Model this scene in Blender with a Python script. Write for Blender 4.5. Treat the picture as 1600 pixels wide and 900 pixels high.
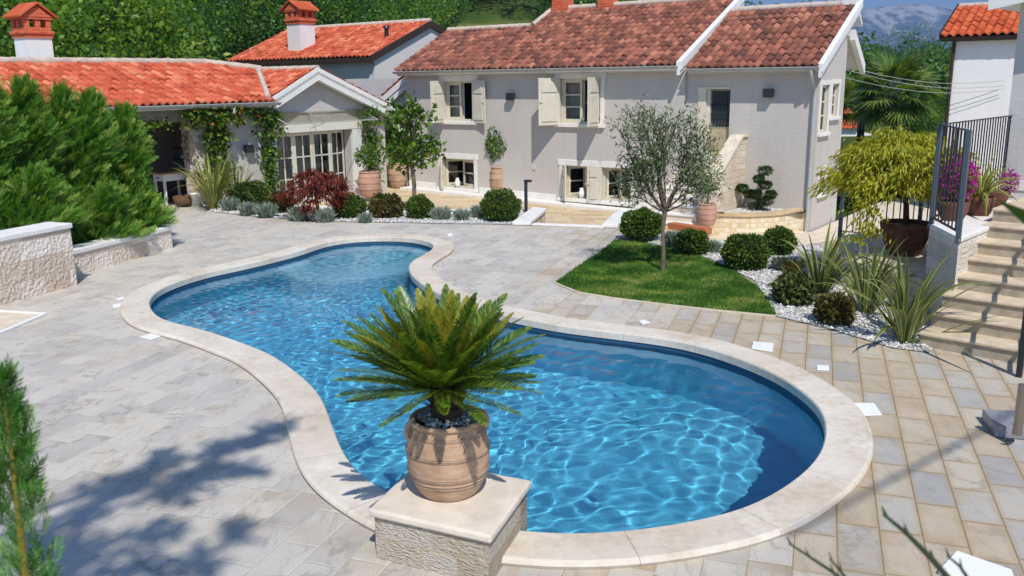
import bpy, bmesh, math, random
import numpy as np
from mathutils import Vector, Matrix

random.seed(7)
RNG = np.random.default_rng(11)
R = math.radians
scene = bpy.context.scene
for o in list(bpy.data.objects):
    bpy.data.objects.remove(o)

# ------------------------------------------------------------------ camera
FPX, CAM_H = 1400.0, 2.9                      # focal length in pixels of a 1600 px wide frame, eye height
PITCH, ROLL = math.atan(325 / 1400), R(.7)
fw = np.array([0, math.cos(PITCH), -math.sin(PITCH)])
_u0 = np.array([0, math.sin(PITCH), math.cos(PITCH)])
_x = np.array([1., 0, 0])
cr = math.cos(ROLL) * _x - math.sin(ROLL) * _u0
cu = math.sin(ROLL) * _x + math.cos(ROLL) * _u0
CAM = np.array([0, 0, CAM_H])
cd = bpy.data.cameras.new("camera")
cam = bpy.data.objects.new("camera", cd)
scene.collection.objects.link(cam)
cd.sensor_width = 36
cd.lens = FPX / 1600 * 36
cd.clip_start, cd.clip_end = .05, 30000
cd.dof.use_dof = True; cd.dof.focus_distance = 9.0; cd.dof.aperture_fstop = 5.0
cam.matrix_world = Matrix([[cr[0], cu[0], -fw[0], 0], [cr[1], cu[1], -fw[1], 0], [cr[2], cu[2], -fw[2], CAM_H], [0, 0, 0, 1]])
scene.camera = cam

# ------------------------------------------------------------------ light
SUN_EL = R(51.5)
SUN_H = np.array([.20, -.98]); SUN_H /= np.linalg.norm(SUN_H)
S = Vector((SUN_H[0] * math.cos(SUN_EL), SUN_H[1] * math.cos(SUN_EL), math.sin(SUN_EL)))   # towards the sun
world = bpy.data.worlds.new("World"); scene.world = world
world.use_nodes = True
wn = world.node_tree
sky = wn.nodes.new("ShaderNodeTexSky"); sky.sky_type = 'NISHITA'; sky.sun_disc = False
sky.sun_elevation = SUN_EL; sky.sun_rotation = math.atan2(S.x, S.y)
sky.air_density, sky.dust_density, sky.ozone_density = 1.0, 0.0, 6.0; sky.altitude = 3000
wn.links.new(sky.outputs[0], wn.nodes["Background"].inputs[0])
wn.nodes["Background"].inputs[1].default_value = .15
sl = bpy.data.lights.new("sun", 'SUN'); sl.energy = 4.8; sl.angle = R(.5); sl.color = (1, .965, .92)
try: sl.cycles.is_caustics_light = True
except Exception: pass
so = bpy.data.objects.new("sun", sl); scene.collection.objects.link(so)
so.rotation_euler = (-S).to_track_quat('-Z', 'Y').to_euler(); so.location = (3, -6, 30)
scene.view_settings.view_transform = 'Standard'; scene.view_settings.look = 'None'
scene.view_settings.exposure = 0.12; scene.view_settings.gamma = 1.0
scene.view_settings.use_curve_mapping = False
cy = scene.cycles
cy.use_denoising = True
cy.max_bounces = 10; cy.transparent_max_bounces = 24; cy.transmission_bounces = 8
cy.sample_clamp_indirect = 6.0; cy.blur_glossy = .5

# ------------------------------------------------------------------ picture ray helpers (a pixel of the photo -> a point of the place)
def ray(px, py): return fw + (px - 800) / FPX * cr - (py - 450) / FPX * cu
def G(px, py, z=0.):
    d = ray(px, py); return CAM + d * ((z - CAM_H) / d[2])
def atY(px, py, Y):
    d = ray(px, py); return CAM + d * (Y / d[1])
def onp(px, py, p0, n):
    d = ray(px, py); return CAM + d * (np.dot(np.array(p0) - CAM, n) / np.dot(d, n))
def proj(p):
    v = np.array(p) - CAM; z = v @ fw; return 800 + FPX * (v @ cr) / z, 450 - FPX * (v @ cu) / z

# ------------------------------------------------------------------ object helpers
COL = scene.collection
WL = {}
def A(*v): return np.array(v, float)
def unit(v): v = np.array(v, float); return v / max(1e-12, np.linalg.norm(v))
def tag(o, label=None, cat=None, group=None, kind=None):
    if label: o['label'] = label
    if cat: o['category'] = cat
    if group: o['group'] = group
    if kind: o['kind'] = kind
    return o
def thing(name, label, cat, loc=(0, 0, 0), group=None):
    o = bpy.data.objects.new(name, None); COL.objects.link(o)
    o.location = loc; o.empty_display_size = .1
    WL[o.name] = np.array(loc, float)
    return tag(o, label, cat, group)
def link(name, me, mat, parent=None, smooth=False):
    """link a mesh whose vertices are in world space, as a child of parent"""
    o = bpy.data.objects.new(name, me); COL.objects.link(o)
    if mat is not None:
        me.materials.append(mat)
    if parent is not None:
        off = WL[parent.name]
        if np.abs(off).max() > 0:
            me.transform(Matrix.Translation(-Vector(off)))
        o.parent = parent
        WL[o.name] = off
    else:
        WL[o.name] = np.zeros(3)
    if smooth:
        me.polygons.foreach_set("use_smooth", np.ones(len(me.polygons), bool))
    return o
def copy_tree(o, parent=None):
    c = o.copy(); COL.objects.link(c); c.parent = parent
    WL[c.name] = WL[o.name]
    for ch in list(o.children): copy_tree(ch, c)
    return c
def relabel(o, label):
    o['label'] = label; return o
def mesh_np(name, V, Fq, k, attr=None, uv=None):
    """V (n,3), Fq (m,k) faces all of k corners"""
    me = bpy.data.meshes.new(name)
    n, m = len(V), len(Fq)
    me.vertices.add(n); me.vertices.foreach_set("co", np.asarray(V, np.float32).ravel())
    me.loops.add(m * k); me.loops.foreach_set("vertex_index", np.asarray(Fq, np.int32).ravel())
    me.polygons.add(m)
    me.polygons.foreach_set("loop_start", np.arange(0, m * k, k, dtype=np.int32))
    me.polygons.foreach_set("loop_total", np.full(m, k, np.int32))
    me.update(calc_edges=True)
    if attr is not None:
        a = me.attributes.new("rnd", 'FLOAT', 'POINT'); a.data.foreach_set("value", np.asarray(attr, np.float32))
    if uv is not None:
        l = me.uv_layers.new(name="UVMap"); l.data.foreach_set("uv", np.asarray(uv, np.float32).ravel())
    return me
class MB:
    """collects shapes (world space) into one mesh"""
    def __init__(s): s.v = []; s.f = []; s.sm = []; s.uvs = {}
    def add(s, vs, fs, smooth=False):
        b = len(s.v); s.v += [tuple(map(float, p)) for p in vs]
        for f in fs: s.f.append(tuple(b + i for i in f)); s.sm.append(smooth)
        return s
    def quad(s, a, b, c, d): return s.add([a, b, c, d], [(0, 1, 2, 3)])
    def obox(s, o, a, b, c):
        o, a, b, c = map(np.array, (o, a, b, c))
        p = [o, o + a, o + a + b, o + b, o + c, o + a + c, o + a + b + c, o + b + c]
        fs = [(0, 3, 2, 1), (4, 5, 6, 7), (0, 1, 5, 4), (1, 2, 6, 5), (2, 3, 7, 6), (3, 0, 4, 7)]
        if np.dot(np.cross(a, b), c) < 0: fs = [f[::-1] for f in fs]
        return s.add(p, fs)
    def cbox(s, c, size, ux=(1, 0, 0), uy=None, uz=(0, 0, 1)):
        ux = unit(ux); uz = unit(uz); uy = np.cross(uz, ux) if uy is None else unit(uy)
        a, b, d = ux * size[0], uy * size[1], uz * size[2]
        return s.obox(np.array(c, float) - (a + b + d) / 2, a, b, d)
    def prism(s, poly, ext):
        poly = [np.array(p, float) for p in poly]; ext = np.array(ext, float); n = len(poly)
        s.add(poly + [p + ext for p in poly], [tuple(range(n))[::-1], tuple(range(n, 2 * n))] + [(i, (i + 1) % n, n + (i + 1) % n, n + i) for i in range(n)])
        return s
    def tube(s, path, rad, seg=8, cap=True):
        path = [np.array(p, float) for p in path]; n = len(path)
        if not hasattr(rad, '__len__'): rad = [rad] * n
        vs = []; up = None
        for i, p in enumerate(path):
            t = unit(path[min(i + 1, n - 1)] - path[max(i - 1, 0)])
            if up is None: up = A(0, 0, 1) if abs(t[2]) < .9 else A(1, 0, 0)
            x = unit(np.cross(up, t)); y = np.cross(t, x); up = y
            for k in range(seg):
                a = 2 * math.pi * k / seg
                vs.append(p + rad[i] * (math.cos(a) * x + math.sin(a) * y))
        fs = [(i * seg + k, i * seg + (k + 1) % seg, (i + 1) * seg + (k + 1) % seg, (i + 1) * seg + k) for i in range(n - 1) for k in range(seg)]
        s.add(vs, fs, True)
        if cap:
            s.add(vs[:seg], [tuple(range(seg))[::-1]]); s.add(vs[-seg:], [tuple(range(seg))])
        return s
    def lathe(s, c, prof, seg=32, sx=1., jit=0.):
        c = np.array(c, float); vs = []
        for (r, z) in prof:
            for k in range(seg):
                a = 2 * math.pi * k / seg
                vs.append(c + A(r * math.cos(a), r * math.sin(a), z))
        n = len(prof)
        return s.add(vs, [(i * seg + k, i * seg + (k + 1) % seg, (i + 1) * seg + (k + 1) % seg, (i + 1) * seg + k) for i in range(n - 1) for k in range(seg)], True)
    def build(s, name, mat, parent=None, bevel=0., recalc=False):
        me = bpy.data.meshes.new(name)
        me.from_pydata(s.v, [], s.f)
        me.polygons.foreach_set("use_smooth", np.array(s.sm, bool))
        if recalc:
            bm = bmesh.new(); bm.from_mesh(me); bmesh.ops.recalc_face_normals(bm, faces=bm.faces); bm.to_mesh(me); bm.free()
        me.update()
        # metre-scaled box UVs
        uvl = me.uv_layers.new(name="UVMap")
        co = np.empty(len(me.vertices) * 3, np.float32); me.vertices.foreach_get("co", co); co = co.reshape(-1, 3)
        uv = np.zeros((len(me.loops), 2), np.float32)
        for p in me.polygons:
            n = p.normal; li = range(p.loop_start, p.loop_start + p.loop_total)
            vi = [me.loops[i].vertex_index for i in li]
            if abs(n.z) > .8: uv[p.loop_start:p.loop_start + p.loop_total] = co[vi][:, :2]
            else:
                t = np.array([-n.y, n.x]); t = t / max(1e-9, np.linalg.norm(t))
                uv[p.loop_start:p.loop_start + p.loop_total, 0] = co[vi][:, :2] @ t
                uv[p.loop_start:p.loop_start + p.loop_total, 1] = co[vi][:, 2]
        uvl.data.foreach_set("uv", uv.ravel())
        o = link(name, me, mat, parent)
        if bevel:
            m = o.modifiers.new("bevel", 'BEVEL'); m.width = bevel; m.segments = 2; m.limit_method = 'ANGLE'; m.angle_limit = R(40)
        return o
def scatter(name, T, Tf, pos, rot, scl, mat, parent=None, extra=None, rnd=None, smooth=False):
    """many small copies of a template (verts T (k,3), faces Tf (m,q)) merged into one mesh; rot (N,3,3), scl (N,) or (N,3)"""
    T = np.asarray(T, float); Tf = np.asarray(Tf); Tf = Tf.reshape(-1, Tf.shape[-1]); N = len(pos); k = len(T)
    scl = np.asarray(scl, float)
    if scl.ndim == 1: scl = np.repeat(scl[:, None], 3, 1)
    P = T[None] * scl[:, None, :]
    P = np.einsum('nij,nkj->nki', rot, P) + np.asarray(pos)[:, None, :]
    Fq = (Tf[None] + (np.arange(N) * k)[:, None, None]).reshape(-1, Tf.shape[1])
    rr = RNG.random(N) if rnd is None else rnd
    me = mesh_np(name, P.reshape(-1, 3), Fq, Tf.shape[1], np.repeat(rr, k))
    return link(name, me, mat, parent, smooth)
def rots(d, roll=None, up=None):
    """N rotation matrices whose local +Y goes along d; local Z as near 'up' as possible, rolled"""
    d = np.asarray(d, float); d = d / np.linalg.norm(d, axis=1, keepdims=True)
    u = np.tile(A(0, 0, 1), (len(d), 1)) if up is None else np.asarray(up, float)
    x = np.cross(d, u); ln = np.linalg.norm(x, axis=1, keepdims=True)
    x = np.where(ln < 1e-4, A(1, 0, 0), x / np.maximum(ln, 1e-6)); z = np.cross(x, d)
    if roll is not None:
        c, s_ = np.cos(roll)[:, None], np.sin(roll)[:, None]
        x, z = c * x + s_ * z, -s_ * x + c * z
    return np.stack([x, d, z], axis=2)
def rdir(n, zmin=-1.):
    z = RNG.uniform(zmin, 1, n); a = RNG.uniform(0, 2 * math.pi, n); q = np.sqrt(1 - z * z)
    return np.stack([q * np.cos(a), q * np.sin(a), z], 1)
LEAF = (A([0, 0, 0], [.32, .4, .06], [0, 1, -.05], [-.32, .4, .06]), A([0, 1, 2, 3]).astype(int))

# ------------------------------------------------------------------ materials
def srgb(h):
    h = h.lstrip('#'); c = [int(h[i:i + 2], 16) / 255 for i in (0, 2, 4)]
    return tuple((x / 12.92 if x <= .04045 else ((x + .055) / 1.055) ** 2.4) for x in c) + (1,)
class NT:
    def __init__(s, name):
        s.m = bpy.data.materials.new(name); s.m.use_nodes = True; s.t = s.m.node_tree
        s.b = s.t.nodes["Principled BSDF"]; s.out = s.t.nodes["Material Output"]
    def n(s, ty, **kw):
        x = s.t.nodes.new(ty)
        for k, v in kw.items(): setattr(x, k, v)
        return x
    def l(s, a, b): s.t.links.new(a, b)
    def val(s, sock, v):
        if hasattr(v, 'is_linked') or isinstance(v, bpy.types.NodeSocket): s.l(v, sock)
        else: sock.default_value = v
    def math(s, op, a, b=0., c=0.):
        x = s.n("ShaderNodeMath", operation=op); s.val(x.inputs[0], a); s.val(x.inputs[1], b); s.val(x.inputs[2], c); return x.outputs[0]
    def mix(s, f, a, b, mode='MIX'):
        x = s.n("ShaderNodeMix", data_type='RGBA', blend_type=mode); s.val(x.inputs[0], f); s.val(x.inputs[6], a); s.val(x.inputs[7], b); return x.outputs[2]
    def ramp(s, f, stops, interp='LINEAR'):
        x = s.n("ShaderNodeValToRGB"); x.color_ramp.interpolation = interp; e = x.color_ramp.elements
        while len(e) < len(stops): e.new(.5)
        for q, (p, c) in zip(e, stops): q.position = p; q.color = c if len(c) == 4 else (*c, 1)
        s.l(f, x.inputs[0]); return x.outputs[0]
    def co(s, which='Object'): return s.n("ShaderNodeTexCoord").outputs[which]
    def map(s, v, loc=(0, 0, 0), rot=(0, 0, 0), sc=(1, 1, 1)):
        x = s.n("ShaderNodeMapping"); s.l(v, x.inputs[0]); x.inputs[1].default_value = loc; x.inputs[2].default_value = rot; x.inputs[3].default_value = sc; return x.outputs[0]
    def noise(s, v, scale=5., detail=4., rough=.55, out=0):
        x = s.n("ShaderNodeTexNoise"); s.l(v, x.inputs["Vector"]); x.inputs["Scale"].default_value = scale; x.inputs["Detail"].default_value = detail; x.inputs["Roughness"].default_value = rough; return x.outputs[out]
    def voro(s, v, scale=5., feat='F1', out='Distance', rand=1.):
        x = s.n("ShaderNodeTexVoronoi", feature=feat); s.l(v, x.inputs["Vector"]); x.inputs["Scale"].default_value = scale; x.inputs["Randomness"].default_value = rand; return x.outputs[out]
    def wn(s, v):
        x = s.n("ShaderNodeTexWhiteNoise", noise_dimensions='3D'); s.l(v, x.inputs[0]); return x
    def bump(s, h, dist=.01, strength=1., prev=None):
        x = s.n("ShaderNodeBump"); x.inputs["Strength"].default_value = strength; x.inputs["Distance"].default_value = dist; s.l(h, x.inputs["Height"])
        if prev is not None: s.l(prev, x.inputs["Normal"])
        return x.outputs[0]
    def fin(s, col=None, rough=.6, nor=None, spec=None, metal=None):
        if col is not None: s.val(s.b.inputs["Base Color"], col)
        s.val(s.b.inputs["Roughness"], rough)
        if nor is not None: s.l(nor, s.b.inputs["Normal"])
        if spec is not None: s.b.inputs["Specular IOR Level"].default_value = spec
        if metal is not None: s.b.inputs["Metallic"].default_value = metal
        return s.m
def m_plain(name, c, rough=.5, var=.06, scale=3., bump=0., spec=.4, metal=0.):
    t = NT(name); v = t.co()
    n = t.noise(v, scale, 6)
    c = srgb(c) if isinstance(c, str) else c
    d = tuple(max(0, x * (1 - 2.2 * var)) for x in c[:3]) + (1,); u = tuple(min(1, x * (1 + 2.2 * var)) for x in c[:3]) + (1,)
    nor = t.bump(t.noise(v, scale * 14, 3), bump) if bump else None
    return t.fin(t.ramp(n, [(.3, d), (.7, u)]), rough, nor, spec, metal)
def m_leaf(name, cs, transl=.35, rough=.45, spec=.35):
    """cs: list of hex colours from the dullest to the brightest leaf"""
    t = NT(name); at = t.n("ShaderNodeAttribute", attribute_name="rnd").outputs["Fac"]
    k = len(cs); col = t.ramp(at, [(i / max(1, k - 1), srgb(c)) for i, c in enumerate(cs)])
    n = t.noise(t.co(), 1.7, 3)
    col = t.mix(t.math('MULTIPLY', n, .5), col, srgb(cs[0]))
    t.fin(col, rough, None, spec)
    tr = t.n("ShaderNodeBsdfTranslucent"); hs = t.n("ShaderNodeHueSaturation"); hs.inputs["Hue"].default_value = .48; hs.inputs["Saturation"].default_value = 1.15; hs.inputs["Value"].default_value = 1.5
    t.l(col, hs.inputs["Color"]); t.l(hs.outputs[0], tr.inputs[0])
    mx = t.n("ShaderNodeMixShader"); mx.inputs[0].default_value = transl
    t.l(t.b.outputs[0], mx.inputs[1]); t.l(tr.outputs[0], mx.inputs[2]); t.l(mx.outputs[0], t.out.inputs[0])
    return t.m
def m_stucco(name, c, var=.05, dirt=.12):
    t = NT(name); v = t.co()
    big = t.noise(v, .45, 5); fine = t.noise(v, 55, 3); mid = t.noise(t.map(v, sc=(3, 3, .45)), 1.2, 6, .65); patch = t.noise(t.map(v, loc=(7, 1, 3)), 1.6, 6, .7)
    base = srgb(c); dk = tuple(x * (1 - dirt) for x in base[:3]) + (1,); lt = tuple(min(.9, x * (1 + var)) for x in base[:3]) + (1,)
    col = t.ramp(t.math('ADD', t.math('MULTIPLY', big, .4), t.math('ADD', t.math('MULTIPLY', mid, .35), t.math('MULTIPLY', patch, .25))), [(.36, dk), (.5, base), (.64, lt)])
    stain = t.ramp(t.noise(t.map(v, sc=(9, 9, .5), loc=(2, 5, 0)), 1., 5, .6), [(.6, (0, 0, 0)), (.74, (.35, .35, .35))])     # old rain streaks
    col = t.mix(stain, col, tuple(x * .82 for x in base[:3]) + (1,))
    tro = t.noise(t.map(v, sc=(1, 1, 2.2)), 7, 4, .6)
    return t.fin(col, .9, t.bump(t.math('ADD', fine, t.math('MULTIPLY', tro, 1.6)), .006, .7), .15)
def m_stone(name, cs, bw=.4, bh=.2, mortar=.006, mcol='#b9ad98', bumpd=.02, vs=26., stretch=(1, 1, 1), squash=.8, rotz=0.):
    """coursed rough-faced stone on metre UVs"""
    t = NT(name); uv = t.co('UV')
    warp = t.noise(uv, 2.2, 2, out=1)
    br = t.n("ShaderNodeTexBrick"); br.offset = .37; br.offset_frequency = 2; br.squash = squash; br.squash_frequency = 3
    vm = t.n("ShaderNodeVectorMath", operation='ADD'); t.l(uv, vm.inputs[0])
    sc_ = t.n("ShaderNodeVectorMath", operation='SCALE'); t.l(warp, sc_.inputs[0]); sc_.inputs["Scale"].default_value = .03; t.l(sc_.outputs[0], vm.inputs[1])
    t.l(vm.outputs[0], br.inputs["Vector"])
    br.inputs["Scale"].default_value = 1; br.inputs["Brick Width"].default_value = bw; br.inputs["Row Height"].default_value = bh
    br.inputs["Mortar Size"].default_value = mortar; br.inputs["Mortar Smooth"].default_value = .3
    br.inputs["Color1"].default_value = (0, 0, 0, 1); br.inputs["Color2"].default_value = (1, 1, 1, 1); br.inputs["Mortar"].default_value = (.5, .5, .5, 1)
    br.inputs["Bias"].default_value = 0
    k = len(cs)
    nz = t.noise(uv, 5, 6, .65)
    f = t.math('ADD', t.math('MULTIPLY', br.outputs["Color"], .55), t.math('MULTIPLY', nz, .45))
    col = t.ramp(f, [(.15 + .7 * i / max(1, k - 1), srgb(c)) for i, c in enumerate(cs)])
    col = t.mix(br.outputs["Fac"], col, srgb(mcol))
    ch = t.map(uv, rot=(0, 0, rotz), sc=stretch)
    vo = t.voro(ch, vs, 'SMOOTH_F1'); n2 = t.noise(ch, vs * 1.3, 5, .6)
    h = t.math('ADD', t.math('MULTIPLY', vo, .9), t.math('MULTIPLY', n2, .7))
    h = t.math('MULTIPLY', h, t.math('SUBTRACT', 1, br.outputs["Fac"]))
    return t.fin(col, .85, t.bump(h, bumpd, 1.), .2)
WAVE = .0018; WATER_VOL = 0; HAZE = 3.2e-4
# ------------------------------------------------------------------ pool
def catmull(P, per=6):
    P = np.array(P, float); n = len(P); out = []
    for i in range(n):
        a, b, c, d = P[i - 1], P[i], P[(i + 1) % n], P[(i + 2) % n]
        for k in range(per):
            t = k / per
            out.append(.5 * (2 * b + (c - a) * t + (2 * a - 5 * b + 4 * c - d) * t * t + (3 * b - a - 3 * c + d) * t ** 3))
    return np.array(out)
def resample(P, step):
    Q = np.vstack([P, P[:1]]); L = np.r_[0, np.cumsum(np.linalg.norm(np.diff(Q, axis=0), axis=1))]
    n = int(L[-1] / step); s_ = np.linspace(0, L[-1], n, endpoint=False)
    return np.stack([np.interp(s_, L, Q[:, k]) for k in range(2)], 1)
def smooth_loop(P, it):
    for _ in range(it): P = .5 * P + .25 * (np.roll(P, 1, 0) + np.roll(P, -1, 0))
    return P
def inpoly(P, poly):
    x, y = P[:, 0], P[:, 1]; c = np.zeros(len(P), bool); n = len(poly)
    for i in range(n):
        x1, y1 = poly[i]; x2, y2 = poly[(i + 1) % n]
        if y1 == y2: continue
        k = ((y1 > y) != (y2 > y)) & (x < (x2 - x1) * (y - y1) / (y2 - y1) + x1); c ^= k
    return c
COP_Z = .06
pool_px = [(232.8, 474), (240.6, 459), (259, 447), (294, 434), (334, 423), (375, 414.5), (412.5, 406), (440.6, 399), (469, 391.6), (487.5, 385), (512.5, 377.6), (544, 372.5), (575, 370.3), (606, 369.7), (637.5, 371), (659, 374.4), (673.4, 379), (677.5, 385), (670, 393), (655, 401), (643, 408), (638, 416), (641, 427), (652, 438), (668, 449), (700, 465), (755, 484),
           (818, 497), (867, 507), (933, 515.6), (1000, 523.6), (1058, 532), (1111, 545), (1155.6, 560), (1200, 578), (1235.6, 598), (1262, 618), (1280, 635.6), (1289, 658), (1290, 680), (1284, 702), (1271, 722), (1244, 747), (1213, 767), (1178, 787), (1133, 802), (1084, 813), (1031, 822), (978, 829), (933, 832), (889, 833), (827, 830), (740, 819), (660, 797),
           (599, 764), (569, 745), (548, 724), (532, 697), (516, 655), (501, 618), (478, 593), (459, 577.5), (437.5, 562), (412.5, 548), (375, 534), (341, 522), (312.5, 513.5), (284, 507), (262.5, 501), (244, 492)]
pin = np.array([G(x, y, COP_Z)[:2] for x, y in pool_px])
pin = smooth_loop(resample(catmull(pin), .08), 10)
if np.sum(pin[:, 0] * np.roll(pin[:, 1], -1) - np.roll(pin[:, 0], -1) * pin[:, 1]) < 0: pin = pin[::-1]
def offset_loop(P, d):
    t = np.roll(P, -1, 0) - np.roll(P, 1, 0); t /= np.linalg.norm(t, axis=1, keepdims=True)
    return P + np.stack([t[:, 1], -t[:, 0]], 1) * d         # outward for a counter-clockwise loop
COP_W = .37
WATER_Z = -.075
POOL_D = -1.45
n_in = len(pin)
def m_coping():
    t = NT("coping_limestone"); v = t.co()
    big = t.noise(v, 1.6, 5, .6); sm = t.noise(v, 14, 5, .6); st = t.noise(t.map(v, loc=(3, 1, 0)), .55, 3)
    col = t.ramp(t.math('ADD', t.math('MULTIPLY', big, .6), t.math('MULTIPLY', sm, .4)), [(.3, srgb('#b8a78f')), (.47, srgb('#d2c7b5')), (.65, srgb('#e0d9cc'))])
    col = t.mix(t.ramp(st, [(.5, (0, 0, 0)), (.66, (.5, .5, .5))]), col, srgb('#c0aa94'))
    return t.fin(col, .7, t.bump(t.noise(v, 120, 3), .004, .7), .3)
M_COP = m_coping()
pool = thing("swimming_pool", "curved free-form blue pool edged with pale limestone", "swimming pool", (-1, 10, 0))
def strip(mb, loops, smooth=True):
    n = len(loops[0]); vs = [p for L in loops for p in L]
    fs = [(a * n + i, a * n + (i + 1) % n, (a + 1) * n + (i + 1) % n, (a + 1) * n + i) for a in range(len(loops) - 1) for i in range(n)]
    mb.add(vs, fs, smooth)
def lz(P, z): return np.c_[P, np.full(len(P), z)]
# coping: single stones ~.85 m long set round the pool, one part
mb = MB()
prof = [(.0, -.03), (.0, .045), (.012, COP_Z), (COP_W - .03, COP_Z), (COP_W - .008, COP_Z - .012), (COP_W, .03), (COP_W - .012, .008), (COP_W - .03, -.02)]
offs = [lz(offset_loop(pin, d), z) for d, z in prof]
stone_n = 11
i0 = 0
while i0 < n_in:
    i1 = min(n_in, i0 + stone_n)
    idx = [i % n_in for i in range(i0, i1 + 1)]
    rowsv = []
    for q, i in enumerate(idx):
        a = pin[i]; tdir = unit(pin[(i + 1) % n_in] - pin[i - 1]); sh = (.0014 if q == 0 else -.0014 if q == len(idx) - 1 else 0)
        rowsv.append([np.r_[o[i][:2] + tdir * sh, o[i][2]] for o in offs])
    k = len(offs); vs = [p for r_ in rowsv for p in r_]
    fs = [(a * k + b, (a + 1) * k + b, (a + 1) * k + b + 1, a * k + b + 1) for a in range(len(idx) - 1) for b in range(k - 1)]
    mb.add(vs, [f[::-1] for f in fs])
    i0 = i1
mb.build("coping", M_COP, pool)
mb = MB(); strip(mb, [lz(offset_loop(pin, .004), .052), lz(offset_loop(pin, COP_W - .02), .052)], False)
mb.build("joint_bed", m_plain("coping_joint", '#b8a891', .9), pool)
# basin
def m_liner():
    t = NT("pool_liner"); v = t.co()
    n = t.noise(v, 1.2, 4); gr = t.noise(v, 90, 2)
    col = t.ramp(t.math('ADD', t.math('MULTIPLY', n, .5), t.math('MULTIPLY', gr, .5)), [(.3, srgb('#3a9dc0')), (.7, srgb('#62bfd9'))])
    sp = t.n('ShaderNodeSeparateXYZ'); t.l(v, sp.inputs[0]); pale = t.ramp(t.math('ADD', sp.outputs[2], 1.), [(.085, (0, 0, 0)), (.09, (1, 1, 1))])   # brightness of shallow water put into the tub and bench colour
    geo = t.n('ShaderNodeNewGeometry'); sn = t.n('ShaderNodeSeparateXYZ'); t.l(geo.outputs['Normal'], sn.inputs[0]); flat = t.math('GREATER_THAN', t.math('ABSOLUTE', sn.outputs[2]), .3)
    col = t.mix(t.math('MULTIPLY', pale, t.math('MULTIPLY', flat, .8)), col, srgb('#7fbdd2'))
    band = t.ramp(t.math('ADD', sp.outputs[2], 1.), [(.79, (0, 0, 0)), (.8, (1, 1, 1))]); col = t.mix(t.math('MULTIPLY', band, t.math('SUBTRACT', 1, flat)), col, srgb('#355a74'))   # shadow under the coping painted as a dark band
    return t.fin(col, .6, None, .2)
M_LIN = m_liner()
inw = offset_loop(pin, .012)
def fill(P, z):
    from mathutils.geometry import tessellate_polygon
    tr = tessellate_polygon([[Vector((x, y, 0)) for x, y in P]])
    return [(x, y, z) for x, y in P], [tuple(f) for f in tr]
def up(vs, fs):
    out = []
    for f in fs:
        a, b, c = (np.array(vs[i]) for i in f[:3])
        out.append(f if np.cross(b - a, c - a)[2] > 0 else f[::-1])
    return out
# floor: deep in the middle, a round shallow tub with a bench in the far lobe
tubc = G(565, 405, -.3)[:2]
bx0, by0 = pin.min(0) - .1; bx1, by1 = pin.max(0) + .1
def floor_z(P):
    d = np.linalg.norm((P - tubc) * A(1., .62), axis=1)
    sm = lambda a, b, x: np.clip((x - a) / (b - a), 0, 1) ** 2 * (3 - 2 * np.clip((x - a) / (b - a), 0, 1))
    z = -.80 + .42 * sm(.86, .95, d)                      # tub with its bench
    z = z + (POOL_D + .38) * sm(1.5, 1.7, d)
    return z
gs = .07
gx = np.arange(bx0, bx1 + gs, gs); gy = np.arange(by0, by1 + gs, gs)
XX, YY = np.meshgrid(gx, gy, indexing='ij'); PP = np.stack([XX.ravel(), YY.ravel()], 1)
wide = offset_loop(pin, .06)
ins = inpoly(PP, wide).reshape(XX.shape)
fx, fy = np.where(ins[:-1, :-1] | ins[1:, :-1] | ins[:-1, 1:] | ins[1:, 1:])
ny = len(gy)
Fq = np.stack([fx * ny + fy, (fx + 1) * ny + fy, (fx + 1) * ny + fy + 1, fx * ny + fy + 1], 1)
used, inv = np.unique(Fq, return_inverse=True); Fq = inv.reshape(Fq.shape)
V = np.c_[PP[used], floor_z(PP[used])]
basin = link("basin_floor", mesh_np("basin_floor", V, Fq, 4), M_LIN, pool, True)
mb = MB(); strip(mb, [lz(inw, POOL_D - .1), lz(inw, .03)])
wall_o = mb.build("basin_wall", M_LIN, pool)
# water: a real wavy sheet
gs = .032
gx = np.arange(bx0, bx1 + gs, gs); gy = np.arange(by0, by1 + gs, gs)
XX, YY = np.meshgrid(gx, gy, indexing='ij'); PP = np.stack([XX.ravel(), YY.ravel()], 1)
ins = inpoly(PP, offset_loop(pin, .02)).reshape(XX.shape)
fx, fy = np.where(ins[:-1, :-1] | ins[1:, :-1] | ins[:-1, 1:] | ins[1:, 1:])
ny = len(gy)
Fq = np.stack([fx * ny + fy, (fx + 1) * ny + fy, (fx + 1) * ny + fy + 1, fx * ny + fy + 1], 1)
used, inv = np.unique(Fq, return_inverse=True); Fq = inv.reshape(Fq.shape)
WP = PP[used]; wz = np.zeros(len(WP))
wr = np.random.default_rng(5)
warpx = .10 * np.sin(WP[:, 1] * 1.9 + 1) + .07 * np.sin(WP[:, 0] * 2.7); warpy = .10 * np.sin(WP[:, 0] * 1.6 + 2) + .06 * np.sin(WP[:, 1] * 3.1)
for i in range(60):
    lam = wr.uniform(.12, .36) if i % 3 else wr.uniform(.10, .18); a = wr.normal(.5, 1.0) if i % 2 else wr.uniform(0, 2 * math.pi)
    k = 2 * math.pi / lam; wl_ = np.clip((WP[:, 0] * .8 - (WP[:, 1] - 8) * .12 + .6) / 2.4, 0, 1); reg = (.45 + .85 * wl_) if lam > .2 else (1.35 - .75 * wl_)
    wz += WAVE * reg * lam * np.sin(k * ((WP[:, 0] + warpx) * math.cos(a) + (WP[:, 1] + warpy) * math.sin(a)) + wr.uniform(0, 6.28)) * (.55 + .45 * np.sin(WP[:, 0] * wr.uniform(.4, 1.1) + WP[:, 1] * wr.uniform(.4, 1.1) + wr.uniform(0, 6)))
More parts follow.
